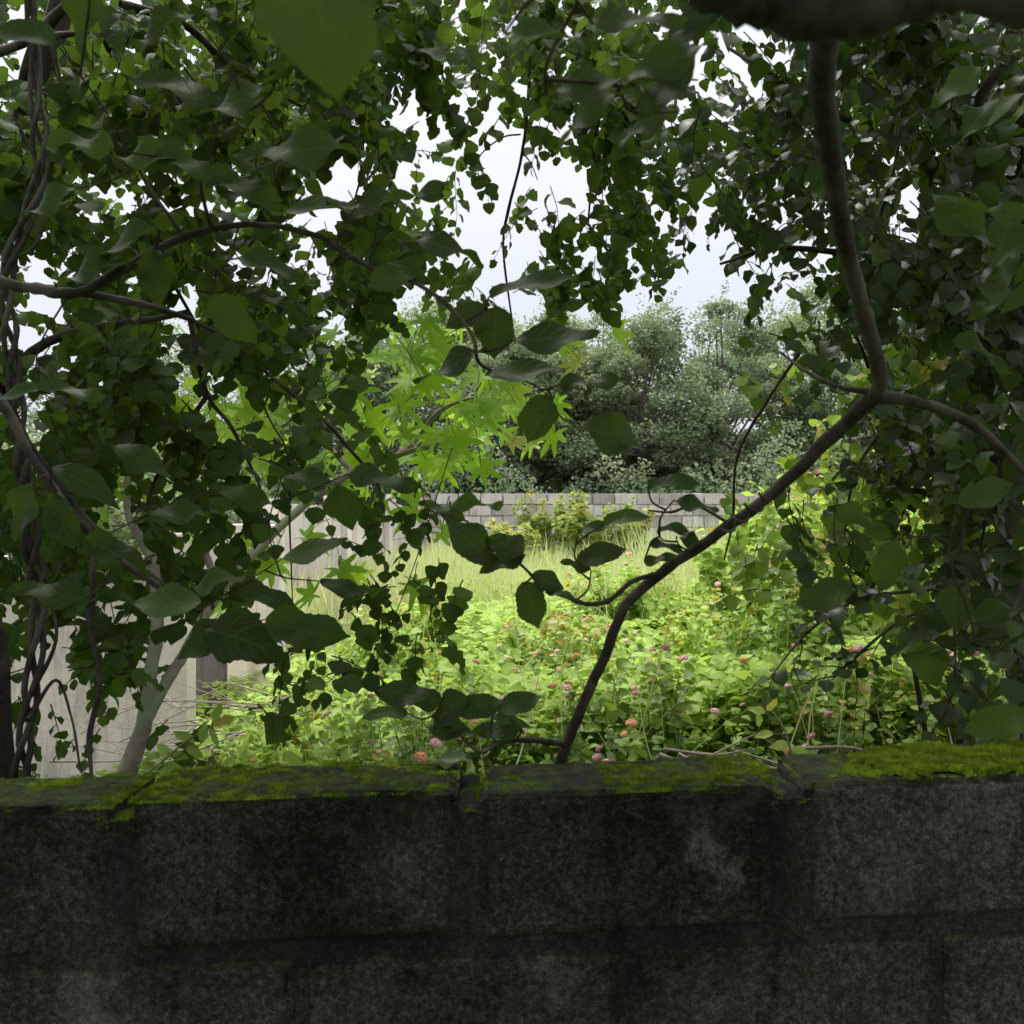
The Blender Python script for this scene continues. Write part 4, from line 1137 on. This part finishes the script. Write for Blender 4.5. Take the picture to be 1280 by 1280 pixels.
def lower_branch():
    root = empty('large_leaf_sapling', P(-40, 1000, 1.8), 'large-leaved branch drooping before the pale wall at lower left', 'sapling')
    root.location.z = 0
    limb('trunk', root, 'bark_brown', [Vector((-1.05, 1.75, -.05)), P(-70, 760, 1.75), P(-20, 500, 1.7), P(45, 580, 1.65), P(110, 665, 1.62), P(200, 735, 1.6), P(250, 765, 1.58)], [.014, .012, .010, .007, .0055, .0045, .003], 9)
    L = Leaves('ov_hi', 1.0, .30, .30, .085); T = Tubes()
    for (px, py, l, w, a, d, t, ti) in [
     (205, 752, 92, 62, 178, 1.55, .7, .6), (302, 795, 100, 84, -8, 1.52, .1, .15), (382, 793, 105, 66, -22, 1.5, .35, .2), (255, 800, 75, 55, 215, 1.55, .25, .3),
     (430, 636, 62, 58, -80, 1.6, .3, .1), (395, 690, 85, 48, 12, 1.6, .7, 1.0), (280, 730, 85, 45, 5, 1.6, .6, 1.1), (335, 745, 80, 45, -15, 1.6, .3, .8), (110, 600, 90, 50, -20, 1.6, .3, .4),
     (75, 655, 80, 60, -80, 1.6, .45, .2), (150, 690, 90, 55, -20, 1.6, .3, .3), (60, 740, 90, 50, 170, 1.6, .35, .6), (430, 735, 65, 35, -15, 1.7, .3, 1.0),
     (30, 640, 80, 60, -110, 1.55, .4, .2), (225, 640, 80, 45, 5, 1.7, .35, .8), (180, 575, 85, 45, -25, 1.7, .4, .6), (310, 620, 75, 45, -12, 1.8, .5, .5), (480, 600, 90, 45, -10, 1.7, .4, .8), (390, 595, 75, 42, 5, 1.7, .4, .7)]:
        near_leaf(L, T, px, py, l, w, a, d, t, ti, U(-.2, .2))
    connect(T); T.build('twigs', M['twig'], root); L.build('foliage', M['near'], root)
lower_branch()

# ================================================================== LEANING SAPLING WITH THICK OVERHEAD LIMB
random.seed(91)
def leaning_tree():
    b = P(700, 955, 1.50)
    root = empty('leaning_tree', (b.x - .1, b.y + .05, 0), 'slender brown leaning tree rising from behind the wall to the dark limb overhead', 'tree')
    limb('trunk', root, 'bark_brown', [Vector((b.x - .1, b.y + .06, -.05)), Vector((b.x - .04, b.y + .03, .9)), P(690, 1010, 1.50), P(700, 955, 1.50), P(722, 895, 1.48), P(752, 830, 1.46), P(782, 758, 1.43), P(830, 714, 1.40), P(900, 665, 1.35), P(960, 622, 1.3), P(1030, 555, 1.22), P(1094, 494, 1.12)],
         [.014, .010, .0085, .008, .0078, .0075, .0074, .0076, .0078, .008, .0082, .0088], 12, wob=.002, knots=.12)
    limb('branch', root, 'bark_brown', PL([(1096, 498, 1.12), (1100, 470, 1.08), (1088, 420, 1.03), (1068, 350, .96), (1050, 270, .88), (1038, 190, .80), (1028, 110, .72), (1032, 40, .64), (1034, 5, .60)]),
         [.0085, .0080, .0078, .0080, .0084, .0088, .0092, .0095, .0105], 12)
    limb('branch', root, 'bark_brown', PL([(1090, 494, 1.12), (1120, 498, 1.14), (1165, 508, 1.17), (1215, 530, 1.2), (1250, 560, 1.25), (1300, 610, 1.3)]), [.0065, .0068, .0065, .0062, .0055, .004], 10)
    limb('branch', root, 'bark_brown', PL([(1092, 490, 1.12), (1050, 484, 1.15), (1010, 466, 1.2), (975, 440, 1.25)]), [.0045, .003, .0022, .0015], 8)
    limb('branch', root, 'bark_brown', PL([(820, 718, 1.4), (790, 727, 1.38), (762, 750, 1.36), (735, 755, 1.35), (705, 745, 1.34), (680, 735, 1.33), (650, 705, 1.33), (620, 690, 1.33)]), [.0038, .0034, .0034, .003, .0027, .0022, .0018, .0013], 8, knots=.4)
    limb('branch', root, 'bark_brown', PL([(705, 930, 1.49), (665, 925, 1.46), (625, 928, 1.44), (600, 940, 1.42), (570, 915, 1.42), (540, 895, 1.42)]), [.0045, .0035, .0032, .0026, .002, .0015], 8, knots=.3)
    limb('branch', root, 'bark_dark', PL([(700, -150, .62), (800, -60, .58), (880, -22, .56), (960, -6, .56), (1030, 8, .56), (1110, -2, .56), (1200, -20, .57), (1330, 10, .6), (1450, 60, .62)]),
         [.010, .011, .013, .0155, .020, .0165, .015, .0155, .017], 14, knots=.25)
    # wrapped tendril
    T = Tubes()
    a0, a1 = P(905, 660, 1.33), P(960, 620, 1.28)
    ax = (a1 - a0); up = Vector((0, 0, 1)); s1 = ax.cross(up).normalized(); s2 = ax.cross(s1).normalized()
    T.add([a0 + ax * (i / 26) + (s1 * math.cos(i * .75) + s2 * math.sin(i * .75)) * .0098 for i in range(27)], [.002] * 27, 5, 2)
    T.add(PL([(912, 655, 1.34), (870, 632, 1.35), (840, 640, 1.36), (810, 638, 1.38)]), [.0025, .002, .002, .0015], 6, 5)
    T.build('tendril', M['bark_dark'], root)
    L = Leaves('ov_hi', 1.0, .30, .30, .085); T = Tubes()
    for (px, py, l, w, a, d, t, ti) in [
     (585, 678, 82, 58, 145, 1.33, .3, .2), (632, 680, 52, 48, 150, 1.33, .25, .2), (628, 702, 60, 40, 195, 1.33, .3, .5), (752, 692, 66, 44, 20, 1.34, .25, .5), (720, 706, 40, 22, 160, 1.34, .2, .5),
     (668, 755, 62, 52, -60, 1.33, .25, .2), (685, 728, 45, 36, -30, 1.33, .2, .3), (700, 740, 34, 22, 0, 1.33, .7, 1.0), (560, 640, 60, 34, -18, 1.4, .8, 1.0), (595, 634, 68, 30, -10, 1.4, .8, 1.1), (785, 645, 66, 36, 18, 1.36, .75, 1.1), (745, 658, 48, 24, 22, 1.36, .5, 1.0),
     (845, 603, 75, 40, 8, 1.3, .3, 1.0), (870, 632, 60, 34, -10, 1.3, .3, 1.0), (845, 660, 50, 26, 10, 1.35, .3, 1.0), (835, 680, 45, 24, 0, 1.35, .2, 1.1), (825, 697, 42, 22, 20, 1.35, .2, .9), (865, 675, 40, 26, -10, 1.35, .3, .9),
     (510, 868, 84, 50, 165, 1.42, .2, .6), (558, 884, 58, 52, 210, 1.42, .25, .3), (600, 880, 60, 44, 25, 1.42, .3, .4), (650, 878, 62, 40, 18, 1.44, .35, .6), (560, 912, 70, 36, 170, 1.42, .3, .7), (480, 890, 60, 30, 175, 1.42, .75, 1.1), (640, 898, 50, 26, -5, 1.44, .7, 1.1), (620, 915, 64, 36, 190, 1.44, .3, .6)]:
        near_leaf(L, T, px, py, l, w, a, d, t, ti, U(-.2, .2))
    # close leaves hanging from the overhead limb
    for (px, py, l, w, a, d, t, ti) in [
     (392, 26, 170, 205, -97, .42, .6, .1), (690, 38, 120, 52, 4, .62, .55, .6), (745, 105, 130, 62, 15, .75, .5, .5), (735, 130, 110, 50, 200, .78, .45, .6), (835, 75, 130, 60, 30, .8, .3, .5), (845, 105, 120, 56, 40, .8, .2, .6),
     (800, 150, 100, 50, 200, .9, .3, .5), (800, 20, 120, 60, 10, .7, .35, .4)]:
        near_leaf(L, T, px, py, l, w, a, d, t, ti, U(-.1, .1))
    # big leaves along the right side
    for k in range(42):
        px = U(1120, 1310); py = U(60, 780)
        if px < 1160 and random.random() < .6 or (py > 440 and random.random() < .85): continue
        near_leaf(L, T, px, py, U(60, 110), U(34, 58), U(-60, 60) + random.choice([0, 180, 180]), U(1.15, 1.7), min(1, max(0, random.gauss(.35, .22))), U(.2, 1.2), U(-.4, .4))
    for (px, py, l, w, a, d, t, ti) in [(1245, 905, 84, 56, 200, 1.42, 1.0, .3), (1158, 832, 66, 62, -80, 1.5, .7, .2), (1250, 812, 90, 52, -15, 1.5, .15, .4), (1190, 760, 60, 50, -100, 1.5, .3, .2),
        (1150, 810, 60, 30, 180, 1.5, .7, 1.), (1235, 770, 80, 40, 195, 1.5, .15, .5), (1030, 745, 80, 50, 200, 1.7, .6, .3), (1110, 710, 70, 50, -100, 1.6, .7, .2), (1080, 655, 80, 40, -30, 1.7, .7, .9)]:
        near_leaf(L, T, px, py, l, w, a, d, t, ti, U(-.2, .2))
    connect(T)
    T.build('twigs', M['twig'], root)
    L.build('foliage', M['near'], root)
    # unseen crown added over and behind the photographer to shade the foreground
    Lshade = Leaves('ov_lo', 1.0, .25, .3, .05)
    for _ in range(8000):
        x = U(-4.5, 4.5); y = U(-4.5, 2.6)
        zmin = 1.6 + max(0, y) * .52 + .55 + .12 * abs(x)
        dome = 3.3 - .10 * (y + .5) ** 2 * (1 if y < 0 else .3) - .03 * x * x
        z = dome + random.gauss(0, .3)
        if y < -2.2: z = U(.3, dome + .2)
        if y > 0 and z < zmin: z = zmin + U(0, .4)
        if y <= 0 and z < 2.2 and y > -1.6: continue
        Lshade.add((x, y, z), rdir(-.6, .2), Vector((U(-.5, .5), U(-.5, .5), 1)), U(.10, .17), U(.1, .8))
    Lshade.build('crown', M['canopy'], root)
leaning_tree()

# ================================================================== small things
def wall_leaf():
    L = Leaves('ov_hi', 1.0, .35, .1, .06)
    p = wall_frame(-.105, .125, TOPZ + .012)
    L.add(p, (1, -.12, .05), (0, -.25, 1), .05, .9, 1.0)
    o = L.build('leaf', M['dark']); o.name = 'fallen_leaf'
    tag(o, 'grey-green fallen leaf lying on the wall top near the centre joint', 'leaf')
wall_leaf()

def wall_seedling():
    random.seed(15)
    root = empty('seedling', P(200, 965, 1.5), 'small green seedling branch leaning over the wall beside the pale trunk foot', 'seedling')
    L = Leaves('ov_mid', 1.0, .3, .3, .05); T = Tubes()
    st = PL([(170, 978, 1.42), (205, 950, 1.46), (235, 925, 1.5), (270, 905, 1.52)])
    T.add(st, [.002, .0018, .0014, .001], 5, 4)
    for (px, py, a, l) in [(185, 958, 160, 26), (205, 940, 150, 30), (200, 962, 200, 26), (222, 945, -20, 26), (232, 920, 130, 30), (245, 940, -40, 28), (255, 915, 80, 26), (268, 920, -60, 24), (280, 902, 20, 30), (215, 958, -10, 24), (190, 945, 190, 24), (272, 890, 60, 24)]:
        near_leaf(L, T, px, py, l, l * .6, a, 1.5, U(.5, 1), U(0, .8), U(-.3, .3))
    NODES.extend(st); connect(T, .1); T.build('stem', M['greenstem'], root); L.build('foliage', M['lantana'], root)
    random.seed(16)
    root = empty('seedling', P(960, 945, 1.5), 'small bright green seedling rising at the mossy mortar gap', 'seedling')
    L = Leaves('ov_mid', 1.0, .3, .3, .05); T = Tubes()
    st = PL([(990, 945, 1.44), (980, 910, 1.46), (962, 885, 1.5)])
    T.add(st, [.0018, .0015, .001], 5, 4)
    for (px, py, a, l) in [(955, 918, 185, 24), (975, 932, 190, 26), (985, 912, 30, 18), (1000, 938, -10, 22), (945, 888, 170, 24), (965, 880, 60, 22), (950, 900, -80, 18)]:
        near_leaf(L, T, px, py, l, l * .6, a, 1.48, U(.7, 1), U(.3, 1), U(-.3, .3))
    NODES.extend(st); connect(T, .1); T.build('stem', M['greenstem'], root); L.build('foliage', M['herb'], root)
wall_seedling()

# ================================================================== WORLD, SUN, CAMERA
w = bpy.data.worlds.new("World"); scene.world = w; w.use_nodes = True
n = w.node_tree.nodes; l = w.node_tree.links; n.clear()
EL, AZ = math.radians(62), math.radians(-25)      # sun beyond the field, slightly left
sky = n.new('ShaderNodeTexSky'); sky.sky_type = 'NISHITA'; sky.sun_disc = False
sky.sun_elevation = EL; sky.sun_rotation = AZ; sky.dust_density = 4; sky.air_density = 1.0
tc = n.new('ShaderNodeTexCoord'); sx = n.new('ShaderNodeSeparateXYZ'); l.new(tc.outputs['Generated'], sx.inputs[0])
cl = tnoise(n, l, 2.2, 5, .55, tc.outputs['Generated'], .3)
grad = n.new('ShaderNodeValToRGB'); l.new(sx.outputs[2], grad.inputs['Fac'])
e = grad.color_ramp.elements
e[0].position = 0.0; e[0].color = (8.2, 8.6, 9.4, 1)
e[1].position = 1.0; e[1].color = (38.0, 38.5, 39.5, 1)
k = e.new(.45); k.color = (11, 11.3, 12.2, 1)
cloud = mixc(n, l, 1.0, grad.outputs[0], ramp(n, l, cl, [(0.3, (0.90, 0.92, 0.96)), (0.7, (1.04, 1.03, 1.02))]), 'MULTIPLY')
mx = mixc(n, l, .90, sky.outputs[0], cloud)
bg = n.new('ShaderNodeBackground'); bg.inputs['Strength'].default_value = .1; l.new(mx, bg.inputs['Color'])
o = n.new('ShaderNodeOutputWorld'); l.new(bg.outputs[0], o.inputs[0])

sd = bpy.data.lights.new('sun', 'SUN'); sd.energy = 4.6; sd.angle = math.radians(25); sd.color = (1, .97, .92)
so = bpy.data.objects.new('sun', sd); col.objects.link(so)
dirv = Vector((math.sin(AZ) * math.cos(EL), math.cos(AZ) * math.cos(EL), math.sin(EL)))
so.rotation_euler = dirv.to_track_quat('Z', 'Y').to_euler(); so.location = (0, 0, 8)

cd = bpy.data.cameras.new('camera'); cam = bpy.data.objects.new('camera', cd); col.objects.link(cam)
cd.sensor_width = 36; cd.lens = 36 * F / 1280; cam.location = (0, 0, CAMZ); cam.rotation_euler = (math.pi / 2, 0, 0)
cd.clip_start = .05; cd.clip_end = 2000
cd.dof.use_dof = True; cd.dof.focus_distance = 3.2; cd.dof.aperture_fstop = 12
scene.camera = cam
scene.view_settings.view_transform = 'Standard'; scene.view_settings.look = 'None'; scene.view_settings.exposure = 0
scene.render.engine = 'CYCLES'
scene.cycles.use_denoising = True
scene.cycles.max_bounces = 5; scene.cycles.diffuse_bounces = 3; scene.cycles.transmission_bounces = 4
scene.cycles.sample_clamp_indirect = 6
